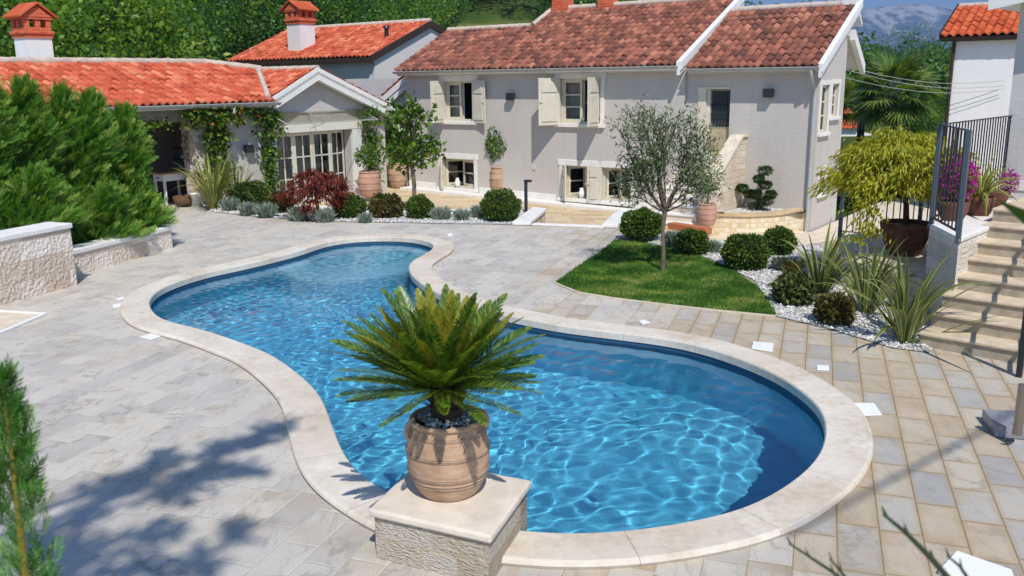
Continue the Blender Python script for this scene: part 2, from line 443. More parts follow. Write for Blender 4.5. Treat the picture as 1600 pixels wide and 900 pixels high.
water = link("pool_water", mesh_np("pool_water", np.c_[WP, WATER_Z + wz], Fq, 4), None, None, True)
tag(water, kind='structure')
t = NT("water"); t.t.nodes.remove(t.b)
gl = t.n("ShaderNodeBsdfGlass"); gl.inputs["IOR"].default_value = 1.33; gl.inputs["Roughness"].default_value = 0.0; gl.inputs["Color"].default_value = (1, 1, 1, 1)
t.l(gl.outputs[0], t.out.inputs[0])
if WATER_VOL:
    va = t.n("ShaderNodeVolumeAbsorption"); va.inputs["Color"].default_value = (.12, .62, .9, 1); va.inputs["Density"].default_value = WATER_VOL
    t.l(va.outputs[0], t.out.inputs[1])
water.data.materials.append(t.m)
try:
    water.cycles.is_caustics_caster = True; basin.cycles.is_caustics_receiver = True; wall_o.cycles.is_caustics_receiver = True
except Exception as e: print("caustics", e)
# ------------------------------------------------------------------ paving
PD = A(.3235, .946)                                      # direction of the paving courses
def m_paving():
    t = NT("paving"); v = t.co()
    sp = t.n("ShaderNodeSeparateXYZ"); t.l(v, sp.inputs[0]); x, y = sp.outputs[0], sp.outputs[1]
    uu = t.math('ADD', t.math('MULTIPLY', x, float(PD[0])), t.math('MULTIPLY', y, float(PD[1])))     # along a course
    vv = t.math('SUBTRACT', t.math('MULTIPLY', x, float(PD[1])), t.math('MULTIPLY', y, float(PD[0]))) # across
    W = .262
    vr = t.math('DIVIDE', vv, W); row = t.math('FLOOR', vr)
    cx = t.n("ShaderNodeCombineXYZ"); t.l(row, cx.inputs[0]); w1 = t.wn(cx.outputs[0])
    cx2 = t.n("ShaderNodeCombineXYZ"); t.l(row, cx2.inputs[0]); cx2.inputs[1].default_value = 7.3; w2 = t.wn(cx2.outputs[0])
    L = t.math('ADD', .36, t.math('MULTIPLY', w2.outputs[0], .3))
    ur = t.math('ADD', t.math('DIVIDE', uu, L), t.math('MULTIPLY', w1.outputs[0], 9.)); col_i = t.math('FLOOR', ur)
    cid = t.n("ShaderNodeCombineXYZ"); t.l(row, cid.inputs[0]); t.l(col_i, cid.inputs[1]); cid.inputs[2].default_value = 2.
    wid = t.wn(cid.outputs[0]); rnd = wid.outputs[0]
    cid2 = t.n("ShaderNodeCombineXYZ"); t.l(row, cid2.inputs[0]); t.l(col_i, cid2.inputs[1]); cid2.inputs[2].default_value = 5.
    rnd2 = t.wn(cid2.outputs[0]).outputs[0]
    fv = t.math('FRACT', vr); fu = t.math('FRACT', ur)
    ev = t.math('MULTIPLY', t.math('MINIMUM', fv, t.math('SUBTRACT', 1, fv)), W)
    eu = t.math('MULTIPLY', t.math('MINIMUM', fu, t.math('SUBTRACT', 1, fu)), L)
    e = t.math('ADD', t.math('MINIMUM', ev, eu), t.math('MULTIPLY', t.math('SUBTRACT', t.noise(v, 30, 3), .5), .004))
    joint = t.ramp(e, [(.0025, (1, 1, 1)), (.0055, (0, 0, 0))])
    halo = t.ramp(t.math('ADD', e, t.math('MULTIPLY', t.noise(v, 9, 4), .05)), [(.02, (1, 1, 1)), (.075, (0, 0, 0))])
    # each stone shows its own piece of veining
    off = t.n("ShaderNodeVectorMath", operation='MULTIPLY_ADD'); t.l(wid.outputs[1], off.inputs[0]); off.inputs[1].default_value = (30, 30, 30); t.l(v, off.inputs[2]); sv = off.outputs[0]
    cl = t.noise(sv, 3.2, 6, .62); vein = t.noise(t.map(sv, rot=(0, 0, .33), sc=(6, 1.3, 1)), 2., 6, .7); spk = t.noise(v, 110, 3, .85); pat = t.noise(sv, 1.8, 4, .6)
    # warm sandstone towards the right, cool grey granite-like stone towards the left
    zone = t.math('ADD', t.math('ADD', t.math('MULTIPLY', x, .22), t.math('MULTIPLY', y, -.012)), t.math('ADD', .42, t.math('MULTIPLY', t.math('SUBTRACT', t.noise(v, .35, 3), .5), .9)))
    zone = t.math('ADD', zone, t.math('MULTIPLY', t.math('SUBTRACT', rnd2, .5), .4))
    warmf = t.ramp(zone, [(.35, (0, 0, 0)), (.75, (1, 1, 1))])
    f1 = t.math('ADD', t.math('MULTIPLY', rnd, .55), t.math('MULTIPLY', cl, .45))
    warm = t.ramp(f1, [(.18, srgb('#a09e98')), (.36, srgb('#b8b3a8')), (.52, srgb('#c4b9a4')), (.68, srgb('#b9a88d')), (.85, srgb('#c9b7a0'))])
    cool = t.ramp(f1, [(.2, srgb('#b9b2a8')), (.5, srgb('#cbc5ba')), (.68, srgb('#d0c8b8')), (.85, srgb('#bfb7a9'))])
    c = t.mix(warmf, cool, warm)
    och = t.ramp(pat, [(.52, (0, 0, 0)), (.68, (.75, .75, .75))])
    c = t.mix(t.math('MULTIPLY', och, t.math('ADD', .25, t.math('MULTIPLY', warmf, .5))), c, srgb('#b39d7c'))
    grey = t.ramp(vein, [(.54, (0, 0, 0)), (.66, (.6, .6, .6))])
    c = t.mix(t.math('MULTIPLY', grey, .6), c, srgb('#87857f'))
    wv = t.noise(sv, 2.3, 4, .55); ln = t.math('ABSOLUTE', t.math('SUBTRACT', wv, .47)); lnm = t.math('MULTIPLY', t.ramp(ln, [(.006, (1, 1, 1)), (.03, (0, 0, 0))]), t.ramp(t.noise(sv, 1.1, 2), [(.5, (0, 0, 0)), (.6, (.55, .55, .55))]))
    c = t.mix(lnm, c, srgb('#948b7c'))
    br = t.ramp(t.noise(t.map(sv, loc=(5, 3, 1)), 2.6, 5, .6), [(.6, (0, 0, 0)), (.72, (.6, .6, .6))]); c = t.mix(br, c, srgb('#a48f72'))
    lt = t.ramp(t.noise(v, .9, 4), [(.55, (0, 0, 0)), (.72, (.5, .5, .5))])
    c = t.mix(t.math('MULTIPLY', lt, .5), c, srgb('#d2ccc0'))
    stn = t.ramp(t.noise(t.map(v, loc=(11, 4, 0)), .55, 5, .6), [(.56, (0, 0, 0)), (.68, (.45, .45, .45))]); c = t.mix(stn, c, srgb('#a5957b'))
    c = t.mix(t.ramp(spk, [(.33, (.8, .8, .8)), (.5, (0, 0, 0))]), c, srgb('#7d7a75'))
    c = t.mix(t.math('MULTIPLY', halo, t.math('MULTIPLY', warmf, .5)), c, srgb('#a68a5f'))
    jc = t.mix(warmf, srgb('#cfc8ba'), srgb('#957f5e'))
    c = t.mix(joint, c, jc)
    h = t.math('SUBTRACT', t.math('ADD', t.math('MULTIPLY', cl, .6), t.math('ADD', t.math('MULTIPLY', spk, .4), t.math('MULTIPLY', rnd, .35))), t.math('MULTIPLY', joint, .5))
    return t.fin(c, .72, t.bump(h, .009, 1.), .3)
M_PAV = m_paving()
HU = A(math.cos(R(-36)), math.sin(R(-36)), 0); HN = A(HU[1], -HU[0], 0); HIN = -HN      # house front: along, outward, inward
HP = G(640, 288, -.25)
def onH(px, py, off=0.): return onp(px, py, HP + HN * off, HN)
def Hs(s_, z, off=0.): return np.r_[(HP + HU * s_ + HN * off)[:2], z]
edge_far = [G(250, 318), G(300, 316), G(440, 322), G(600, 327), G(700, 330), G(800, 340), G(803, 352), G(943, 357), G(985, 346), G(1046, 362), G(1118, 380), G(1240, 386), G(1308, 374)]
outer = [A(-16, -8, 0), A(9, -8, 0), A(9, 13.5, 0)] + [np.r_[p[:2], 0] for p in edge_far[::-1]] + [A(-16, 24, 0)]
hole = offset_loop(pin, COP_W - .06)
from mathutils.geometry import tessellate_polygon
polys = [[Vector((p[0], p[1], 0)) for p in outer], [Vector((p[0], p[1], 0)) for p in hole[::-1]]]
fs = tessellate_polygon(polys); vs = [tuple(p) for P in polys for p in P]
mb = MB(); mb.add(vs, up(vs, [tuple(f) for f in fs]))
# edge of the slab down to the sunken terrace
for a, b in zip(edge_far[:-1], edge_far[1:]):
    mb.quad(A(a[0], a[1], 0), A(b[0], b[1], 0), A(b[0], b[1], -.7), A(a[0], a[1], -.7))
deck = mb.build("deck_paving", M_PAV); tag(deck, kind='structure')
# ------------------------------------------------------------------ building helpers
def m_tiles(name, cs, moss=0.):
    t = NT(name); uv = t.co('UV')
    fl = t.n("ShaderNodeVectorMath", operation='FLOOR'); t.l(uv, fl.inputs[0])
    w = t.wn(fl.outputs[0]).outputs[0]
    v = t.co(); n = t.noise(v, 2.6, 4); n2 = t.noise(v, 12, 5, .65)
    f = t.math('ADD', t.math('MULTIPLY', w, .55), t.math('ADD', t.math('MULTIPLY', n, .25), t.math('MULTIPLY', n2, .2)))
    k = len(cs); col = t.ramp(f, [(.2 + .6 * i / (k - 1), srgb(c)) for i, c in enumerate(cs)])
    if moss:
        col = t.mix(t.math('MULTIPLY', t.ramp(t.noise(v, 5, 6, .7), [(.5, (0, 0, 0)), (.66, (1, 1, 1))]), moss), col, srgb('#3f3530'))
        col = t.mix(t.math('MULTIPLY', t.ramp(t.noise(t.map(v, loc=(9, 2, 4)), 7, 5, .7), [(.58, (0, 0, 0)), (.7, (1, 1, 1))]), moss * .6), col, srgb('#b49a86'))
    return t.fin(col, .8, t.bump(n2, .006, .5), .2)
M_TILE_OLD = m_tiles("old_roof_tiles", ['#5e3d34', '#784b3d', '#8a5645', '#9b614d', '#b47a62'], .45)
M_TILE_NEW = m_tiles("new_roof_tiles", ['#a5472f', '#bb563a', '#c66546', '#d88a68'], .16)
M_TILE_RED = m_tiles("red_roof_tiles", ['#a94a2c', '#bd5833', '#c86840'], .12)
M_MORTAR = m_plain("ridge_mortar", '#c9b8a6', .9, .08, 4, .02)
M_STUC = m_stucco("warm_grey_stucco", '#c0bab2', .05, .09)
M_STUC2 = m_stucco("pale_grey_stucco", '#c6c2bd', .04, .06)
M_WHITE = m_plain("white_stone_trim", '#e2ded6', .7, .04, 5, .004)
M_WPAINT = m_plain("white_paint", '#e4e2dc', .5, .02)
M_GREYP = m_plain("grey_painted_metal", '#a9aba6', .45, .03, 2)
M_SHUT = m_plain("cream_shutter_paint", '#cbc5b2', .55, .03, 6)
M_FRAME = m_plain("window_frame_paint", '#cfc7ae', .5, .03, 5)
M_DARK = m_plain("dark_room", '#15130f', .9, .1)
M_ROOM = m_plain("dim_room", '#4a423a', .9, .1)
M_BLACK = m_plain("black_metal", '#26282b', .45, .05)
M_BROWN = m_plain("dark_brown_wood", '#3a2a22', .6, .1, 6)
M_CURT = m_plain("linen_curtain", '#d8d2c6', .9, .05, 4)
M_BRICK = m_stone("orange_chimney_brick", ['#b8492a', '#cc5a35', '#d86d47'], .22, .07, .008, '#c98b6b', .006, 20)
def m_glass(name, tint=(.9, .95, .95), rough=.02):
    t = NT(name); t.t.nodes.remove(t.b)
    a = t.n("ShaderNodeBsdfTransparent"); a.inputs[0].default_value = (*tint, 1)
    g = t.n("ShaderNodeBsdfGlossy"); g.inputs["Roughness"].default_value = rough
    f = t.n("ShaderNodeFresnel"); f.inputs[0].default_value = 1.5
    m = t.n("ShaderNodeMixShader"); t.l(t.math('ADD', f.outputs[0], .03), m.inputs[0]); t.l(a.outputs[0], m.inputs[1]); t.l(g.outputs[0], m.inputs[2]); t.l(m.outputs[0], t.out.inputs[0])
    return t.m
M_GLASS = m_glass("window_glass", (.62, .66, .66))
M_CANOPY = m_glass("canopy_glass", (.86, .9, .9))
def tile_roof(name, E, U, IN_, pitch, poly, mat, parent, tw=.21, tl=.30, amp=.035, lift=.035, s0=None):
    """barrel tiles on the slope that starts on the eave line E + s*U and climbs along IN_; poly in (s, horizontal L)"""
    E = np.array(E, float); SL = np.array(IN_, float) + A(0, 0, pitch); hl = math.sqrt(1 + pitch * pitch)
    nrm = unit(np.cross(U, SL)); nrm = nrm if nrm[2] > 0 else -nrm
    poly = np.array(poly, float); smin, lmin = poly.min(0); smax, lmax = poly.max(0)
    ns = int(math.ceil((smax - smin) / tw)) * 6; nl = int(math.ceil((lmax - lmin) * hl / tl))
    ds = tw / 6; dl = tl / hl
    rr = np.random.default_rng(int(abs(E[0] * 100)) + nl)
    V = []; Fa = []; UV = []
    for j in range(nl):
        ii = np.arange(ns + 1); s_ = smin + ii * ds
        prof = amp * np.cos(2 * np.pi * ii / 6.)
        ti = ((ii + 2) // 6); jit = rr.normal(0, .006, ti.max() + 1)[ti]; jl = rr.normal(0, .012, ti.max() + 1)[ti]
        rows = []
        for (L, h) in ((lmin + j * dl - .02, lift - .045), (lmin + j * dl - .02, lift), (lmin + (j + 1) * dl + .01, .0)):
            P = E + np.outer(s_, U) + np.outer(L + jl * (h > 0), SL) + np.outer(prof + h + jit + .03, nrm)
            rows.append(len(V)); V.extend(P)
        Lc = lmin + (j + .5) * dl
        sc_ = (s_[:-1] + s_[1:]) / 2
        ok = inpoly(np.c_[sc_, np.full(ns, Lc)], poly)
        for i in np.where(ok)[0]:
            q = ((i + 2) // 6) + .5, j + .5
            for a in (0, 1):
                Fa.append((rows[a] + i, rows[a] + i + 1, rows[a + 1] + i + 1, rows[a + 1] + i)); UV += [q] * 4
    me = mesh_np(name, V, Fa, 4, None, UV)
    return link(name, me, mat, parent)
def roof_deck(mb, E, U, IN_, pitch, poly, th=.1, sink=.03):
    SL = np.array(IN_) + A(0, 0, pitch)
    n = unit(np.cross(U, SL)); n = n if n[2] > 0 else -n
    P = [np.array(E) + np.array(U) * s_ + SL * L - n * sink for s_, L in poly]
    mb.prism(P, -n * th)
def ridge_caps(mb, a, b, r=.1, step=.36):
    a, b = np.array(a), np.array(b); n = max(1, int(np.linalg.norm(b - a) / step)); d = (b - a) / n
    for i in range(n):
        p = a + d * i; mb.tube([p, p + d * 1.06], [r * 1.08, r * .92], 10)
def wall_holes(mb, O, u, s0, s1, z0, z1, holes, nout, depth=.22, top=None):
    """wall face on plane O + s*u, with openings (sa, sb, za, zb) and their reveals going inwards"""
    ss = sorted({s0, s1, *[h[0] for h in holes], *[h[1] for h in holes]}); zs = sorted({z0, z1, *[h[2] for h in holes], *[h[3] for h in holes]})
    P = lambda s_, z, d=0.: np.r_[(np.array(O) + np.array(u) * s_ - np.array(nout) * d)[:2], z]
    for a, b in zip(ss[:-1], ss[1:]):
        for c, d in zip(zs[:-1], zs[1:]):
            m = ((a + b) / 2, (c + d) / 2)
            if any(h[0] < m[0] < h[1] and h[2] < m[1] < h[3] for h in holes): continue
            mb.quad(P(a, c), P(b, c), P(b, d), P(a, d))
    for (a, b, c, d) in holes:
        mb.quad(P(a, c), P(a, d), P(a, d, depth), P(a, c, depth)); mb.quad(P(b, c), P(b, c, depth), P(b, d, depth), P(b, d))
        mb.quad(P(a, d), P(b, d), P(b, d, depth), P(a, d, depth)); mb.quad(P(a, c), P(a, c, depth), P(b, c, depth), P(b, c))
def panel_leaf(mb, hinge, d, n, w, z0, z1, th=.04, panels=((.08, .3), (.36, .92))):
    """shutter leaf: a stile-and-rail board with raised fields; d along the leaf, n its face direction"""
    o = np.r_[np.array(hinge)[:2], z0]; h = z1 - z0
    mb.obox(o, np.array(d) * w, np.array(n) * th, A(0, 0, h))
    for sgn in (-1, 1):
        for a, b in panels:
            base = o + np.array(d) * .09 + A(0, 0, h * (1 - b)) + (np.array(n) * th if sgn > 0 else -np.array(n) * .022)
            mb.obox(base, np.array(d) * (w - .18), np.array(n) * .022, A(0, 0, h * (b - a)))
def sash(fm, gm, o, u, n, w, z0, z1, cols=1, rows=3, fr=.06, bar=.035, th=.05):
    """glazed leaf: frame with glazing bars into fm, glass into gm"""
    P = lambda a, z: np.r_[(np.array(o) + np.array(u) * a)[:2], z]
    nn = np.array(n)
    for a, b, c, d in ((0, fr, z0, z1), (w - fr, w, z0, z1), (fr, w - fr, z0, z0 + fr), (fr, w - fr, z1 - fr, z1)):
        fm.obox(P(a, c), np.array(u) * (b - a), nn * th, A(0, 0, d - c))
    for k in range(1, cols):
        x = fr + (w - 2 * fr) * k / cols; fm.obox(P(x - bar / 2, z0 + fr) + nn * .008, np.array(u) * bar, nn * (th - .016), A(0, 0, z1 - z0 - 2 * fr))
    for k in range(1, rows):
        z = z0 + fr + (z1 - z0 - 2 * fr) * k / rows; fm.obox(P(fr, z - bar / 2) + nn * .011, np.array(u) * (w - 2 * fr), nn * (th - .022), A(0, 0, bar))
    gm.quad(P(fr, z0 + fr) + nn * th * .5, P(w - fr, z0 + fr) + nn * th * .5, P(w - fr, z1 - fr) + nn * th * .5, P(fr, z1 - fr) + nn * th * .5)
def gutter(mb, a, b, out, r=.062, br=.9):
    a, b, out = np.array(a), np.array(b), unit(out); n = 9; vs = []
    for p in (a, b):
        for k in range(n):
            t_ = math.pi * k / (n - 1); vs.append(p + out * (r - r * math.cos(t_)) - A(0, 0, r * math.sin(t_)))
    mb.add(vs, [(k, k + 1, n + k + 1, n + k) for k in range(n - 1)], True)
    L = np.linalg.norm(b - a); d = (b - a) / L
    mb.tube([a + out * 2 * r, b + out * 2 * r], .012, 6)
    for e in (a, b): mb.add([e + out * (r - r * math.cos(math.pi * k / (n - 1))) - A(0, 0, r * math.sin(math.pi * k / (n - 1))) for k in range(n)], [tuple(range(n))])
    x = .4
    while x < L:
        p = a + d * x
        pts = [p + out * (r - (r + .006) * math.cos(math.pi * k / 8)) - A(0, 0, (r + .006) * math.sin(math.pi * k / 8)) for k in range(9)]
        for q in range(8): mb.obox(pts[q], d * .035, pts[q + 1] - pts[q], unit(np.cross(pts[q + 1] - pts[q], d)) * .006)
        x += br
def wall_lamp(name, p, n, label, group=None):
    u = A(-n[1], n[0], 0); t_ = thing(name, label, "wall lamp", p, group)
    mb = MB(); mb.obox(p - u * .03, u * .06, n * .05, A(0, 0, .08)); mb.build("bracket", M_BLACK, t_)
    mb = MB(); mb.obox(p + n * .05 - u * .11 + A(0, 0, -.06), u * .22, n * .13, A(0, 0, .2)); mb.build("lamp_box", M_BLACK, t_, .006)
    return t_
Z = A(0, 0, 1)
# ------------------------------------------------------------------ main house
ZB = -.9
house = thing("house", "long warm grey house with old mottled red tile roof and cream shutters", "house", Hs(6, -.5))
def sH(px, py): return float((onH(px, py) - HP) @ HU)
W1 = (sH(694, 150), sH(740, 150), 1.74, 2.88); W2 = (sH(875, 150), sH(938, 150), 1.74, 2.92)
B1 = (sH(690, 270), sH(741, 270), -.24, .62); B2 = (sH(880, 275), sH(934, 275), -.28, .6); B3 = (sH(940, 275), sH(986, 275), -.28, .6)
mb = MB()
wall_holes(mb, HP, HU, 0, 9.28, ZB, 3.12, [W1, W2, B1, B2, B3], HN)
DR = (sH(1099, 190) + .02, sH(1137, 190), 1.0, 2.62)
wall_holes(mb, HP - HN * .1, HU, 9.28, 12.55, ZB, 3.12, [DR], HN, .2)
P = Hs(9.28, ZB); mb.quad(P, P - HN * .1, P - HN * .1 + Z * (3.12 - ZB), P + Z * (3.12 - ZB))
c0, c1 = Hs(12.55, ZB, -.1), Hs(12.55, ZB, -2.05)
SW1 = (.25, .8, 1.62, 2.7); SW2 = (1.05, 1.55, 1.96, 2.72); SW3 = (.5, .95, .18, .72)
wall_holes(mb, Hs(12.55, 0), HIN, .1, 2.05, ZB, 3.2, [SW1, SW2, SW3], HU, .12)
ga = [Hs(12.55, 3.2, -.1), Hs(12.55, 3.2, -2.05), Hs(12.55, 4.45, -2.05), Hs(12.55, 4.45, -2.3 + .2)]
mb.add([Hs(12.55, 3.2, -.1), Hs(12.55, 3.2, -2.05), Hs(12.55, 4.38, -2.05)], [(0, 1, 2)])
mb.quad(Hs(12.55, ZB, -2.05), Hs(9.2, ZB, -2.05), Hs(9.2, 4.4, -2.05), Hs(12.55, 4.4, -2.05))
# gable walls of the taller left part and its back
for s_ in (0, 9.28):
    mb.add([Hs(s_, ZB, -.0 if s_ == 0 else -.1), Hs(s_, ZB, -6.4), Hs(s_, 3.2, -6.4), Hs(s_, 4.85 if s_ else 4.2, -3.2 if s_ else -2.1), Hs(s_, 3.12, -.0 if s_ == 0 else -.1)], [(0, 1, 2, 3, 4)])
mb.quad(Hs(0, ZB, -6.4), Hs(9.28, ZB, -6.4), Hs(9.28, 3.2, -6.4), Hs(0, 3.2, -6.4))
mb.build("wall", M_STUC, house)
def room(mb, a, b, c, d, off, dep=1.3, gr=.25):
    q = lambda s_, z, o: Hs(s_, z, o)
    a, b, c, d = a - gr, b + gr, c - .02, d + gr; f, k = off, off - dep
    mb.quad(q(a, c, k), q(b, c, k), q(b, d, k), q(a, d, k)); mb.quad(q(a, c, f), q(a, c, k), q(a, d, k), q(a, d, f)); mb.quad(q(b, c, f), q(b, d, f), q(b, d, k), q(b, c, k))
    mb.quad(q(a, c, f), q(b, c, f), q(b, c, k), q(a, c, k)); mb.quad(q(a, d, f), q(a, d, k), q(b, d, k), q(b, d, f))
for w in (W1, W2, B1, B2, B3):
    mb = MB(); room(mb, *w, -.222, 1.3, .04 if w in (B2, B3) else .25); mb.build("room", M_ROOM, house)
# plinth and step along the foot of the wall
mb = MB()
zt = lambda s_: -.33 - .017 * s_
for a, b in ((0, B1[0] - .2), (B1[1] + .2, B2[0] - .2), (B3[1] + .15, 9.2)):
    mb.add([Hs(a, zt(a), .03), Hs(b, zt(b), .03), Hs(b, zt(b) + .2, .03), Hs(a, zt(a) + .2, .03), Hs(a, zt(a) + .2, 0), Hs(b, zt(b) + .2, 0)], [(0, 1, 2, 3), (3, 2, 5, 4)])
for a, b in ((0, 4.6), (4.6, 10.2)):
    k = .42
    mb.prism([Hs(a, zt(a) - .3, .035), Hs(b, zt(b) - .3, .035), Hs(b, zt(b) + .03, .035), Hs(a, zt(a) + .03, .035)], HN * k)
mb.build("plinth", M_WHITE, house, .012)
# roof
Ee = Hs(0, 3.2, .32); pit = .48
mainpoly = [(-.12, 0), (9.2, 0), (9.2, 3.72), (3.12, 3.72), (3.12, 2.6), (-.12, 2.6)]
roof = tile_roof("roof", Ee, HU, HIN, pit, mainpoly, M_TILE_OLD, house, .19, .27)
mb = MB(); roof_deck(mb, Ee, HU, HIN, pit, mainpoly[:1] + [(9.2, 0), (9.2, 2.6), (-.12, 2.6)]); roof_deck(mb, Ee, HU, HIN, pit, [(3.12, 2.6), (9.2, 2.6), (9.2, 3.72), (3.12, 3.72)])
RS = lambda E, s_, L, p=pit: np.array(E) + HU * s_ + (HIN + Z * p) * L
# rear slopes
for s0, s1, L in ((-.12, 3.12, 2.6), (3.12, 9.2, 3.72)):
    a, b = RS(Ee, s0, L), RS(Ee, s1, L); dn = HIN * 3.4 - Z * pit * 3.4
    mb.prism([a - Z * .1, b - Z * .1, b + dn - Z * .1, a + dn - Z * .1], Z * .1)
mb.quad(RS(Ee, 3.12, 2.6) - Z * .1, RS(Ee, 3.12, 3.72) - Z * .1, RS(Ee, 3.12, 3.72) - Z * .1 + HIN * .1, RS(Ee, 3.12, 2.6) - Z * 1.2)
Er = Hs(0, 3.12, .22); pr = .55; LR = 2.66
rpoly = [(9.42, 0), (12.62, 0), (12.62, LR), (9.42, LR)]
roof_deck(mb, Er, HU, HIN, pr, rpoly)
a, b = RS(Er, 9.42, LR, pr), RS(Er, 12.62, LR, pr); mb.prism([a - Z * .1, b - Z * .1, b + HIN * .5 - Z * .5, a + HIN * .5 - Z * .5], Z * .1)
a = Hs(9.3, 3.84, -1.95); b = Hs(12.62, 3.84, -1.95); mb.prism([a, b, b + HIN * 1.05 - Z * .78, a + HIN * 1.05 - Z * .78], Z * .12)
mb.build("roof_deck", M_WPAINT, house)
tile_roof("roof", Er, HU, HIN, pr, rpoly, M_TILE_OLD, house, .19, .27)
for p_, q_, r_ in ((RS(Ee, -.15, 2.62), RS(Ee, 3.05, 2.62), .09), (RS(Ee, 3.1, 3.74), RS(Ee, 9.1, 3.74), .09), (RS(Ee, 3.12, 2.65), RS(Ee, 3.12, 3.7), .08), (RS(Er, 9.5, LR, pr), RS(Er, 12.3, LR, pr), .09)):
    mb = MB(); ridge_caps(mb, p_ + Z * .03, q_ + Z * .03, r_); mb.build("ridge", M_MORTAR, house)
# verge boards
mb = MB()
def verge(mb, E, s_, L0, L1, p, w=.16, h=.2, drop=.1):
    a, b = RS(E, s_, L0, p), RS(E, s_, L1, p)
    mb.obox(a - Z * drop, b - a, HU * w, Z * h)
    mb.obox(a - Z * (drop + .12) + HU * .02, b - a, HU * (w - .06), Z * .12)
verge(mb, Ee, 9.2, -.05, 3.85, pit, .14, .2, .09); mb.build("verge_board", M_WPAINT, house); mb = MB()
verge(mb, Er, 12.6, -.05, LR + .06, pr, .12, .18, .1)
mb.build("verge_board", M_WPAINT, house); mb = MB()
a = Hs(12.62, 3.84, -1.95); mb.obox(a - Z * .1, HIN * 1.08 - Z * .8, HU * .12, Z * .24)
mb.build("verge_board", M_WPAINT, house); mb = MB()
a = RS(Er, 12.25, LR, pr); mb.obox(a - HIN * .08, HU * .42, HIN * .2, Z * .12)
mb.build("verge_board", M_WPAINT, house)
mb = MB()
mb.obox(Hs(-.1, 3.05, 0), HU * 9.3, HN * .26, Z * .05); mb.obox(Hs(9.42, 2.99, -.1), HU * 3.2, HN * .27, Z * .05)
mb.build("soffit", M_STUC2, house)
mb = MB(); gutter(mb, Ee + HU * -.15 - Z * .02 - HN * .02, Ee + HU * 9.25 - Z * .02 - HN * .02, HN); mb.build("gutter", M_GREYP, house); mb = MB(); gutter(mb, Er + HU * 9.43 - Z * .02 - HN * .02, Er + HU * 12.64 - Z * .02 - HN * .02, HN); mb.build("gutter", M_GREYP, house)
mb = MB(); g0 = Er + HU * 12.45 + HN * .05 - Z * .08
mb.tube([g0, g0 - Z * .08, g0 - Z * .2 - HN * .1, Hs(12.47, 2.6, -.03), Hs(12.47, 2.4, -.04), Hs(12.47, -.7, -.04)], .045, 10)
mb.build("downpipe", M_GREYP, house)
# chimney stubs on the ridge
for s_, w in ((3.5, .5), (5.1, .45)):
    mb = MB(); mb.cbox(RS(Ee, s_, 3.74) + Z * .3, (w, .45, .9), HU); ch = mb.build("chimney", M_BRICK, house)
# windows
def stone_frame(mb, w, sides=.13, top=.2, sill=.12, off=.0, lint_ext=.04, O=None):
    a, b, c, d = w; q = lambda s_, z, o=0.: Hs(s_, z, off + o)
    mb.obox(q(a - sides - lint_ext, d), HU * (b - a + 2 * sides + 2 * lint_ext), HN * .03, Z * top)
    mb.obox(q(a - sides, c), HU * (sides - .004), HN * .024, Z * (d - c - .003)); mb.obox(q(b + .004, c), HU * (sides - .004), HN * .024, Z * (d - c - .003))
    mb.obox(q(a - sides - .03, c - sill), HU * (b - a + 2 * sides + .06), HN * .09, Z * (sill - .003))
def window(w, leaves, name="window", top=.2, sides=.13, rows=3, half=None, off=0.):
    a, b, c, d = w
    mb = MB(); stone_frame(mb, w, sides, top, .1, off); wn_ = mb.build(name, M_WHITE, house, .008)
    fm = MB(); gms = []
    # outer frame set back in the reveal
    q = lambda s_, z, o=0.: Hs(s_, z, off + o)
    fm.obox(q(a, c, -.17), HU * .05, HN * .07, Z * (d - c)); fm.obox(q(b - .05, c, -.17), HU * .05, HN * .07, Z * (d - c)); fm.obox(q(a + .05, d - .05, -.17), HU * (b - a - .1), HN * .07, Z * .05); fm.obox(q(a + .05, c, -.17), HU * (b - a - .1), HN * .07, Z * .05)
    m_ = (a + b) / 2
    for (side, ang) in leaves:
        wd = (b - a - .1) / 2; gm = MB(); gms.append(gm)
        if side == 'L':
            dr = HU * math.cos(ang) + HIN * math.sin(ang); o = q(a + .05, 0, -.16); sash(fm, gm, o, dr, HN * math.cos(ang) + HU * math.sin(ang), wd, c + .05, d - .05, 1, rows)
        else:
            dr = HU * math.cos(ang) - HIN * math.sin(ang); o = q(b - .05, 0, -.16) - dr * wd; sash(fm, gm, o, dr, HN * math.cos(ang) - HU * math.sin(ang), wd, c + .05, d - .05, 1, rows)
    fm.build("sash", M_FRAME, wn_)
    for gm in gms: gm.build("pane", M_GLASS, wn_)
    if rows == 3:
        cm = MB(); n = 24; cw = (m_ - a) * .95; V = []
        for k in range(n + 1):
            for z in (c + .02, d): V.append(q(a + .04 + cw * k / n, z, -.27 + .022 * math.sin(k * 1.9) + .01 * math.sin(k * .7)))
        cm.add(V, [(2 * k, 2 * k + 2, 2 * k + 3, 2 * k + 1) for k in range(n)], True); cm.build("curtain", M_CURT, wn_)
    return wn_
def shutter(wn_, w, side, al, wd=None, off=0., z=None):
    a, b, c, d = w; wd = (b - a) / 2 if wd is None else wd
    c, d = z or (c + .0, d - .0)
    if side == 'L': dr = -HU * math.cos(al) + HN * math.sin(al); o = Hs(a, 0, off + .035); nn = HN * math.cos(al) + HU * math.sin(al)
    else: dr = HU * math.cos(al) + HN * math.sin(al); o = Hs(b, 0, off + .035); nn = HN * math.cos(al) - HU * math.sin(al)
    mb = MB(); panel_leaf(mb, o, dr, nn, wd, c - .05, d + .02)
    sh = mb.build("shutter", M_SHUT, wn_, .006)
    mb = MB(); mb.cbox(np.r_[(o + dr * (wd - .06) + nn * .06)[:2], c + (d - c) * .48], (.08, .02, .02), dr); mb.build("latch", M_FRAME, sh)
w_ = window(W1, [('L', .0), ('R', 1.5)]); shutter(w_, W1, 'L', R(86)); shutter(w_, W1, 'R', R(12))
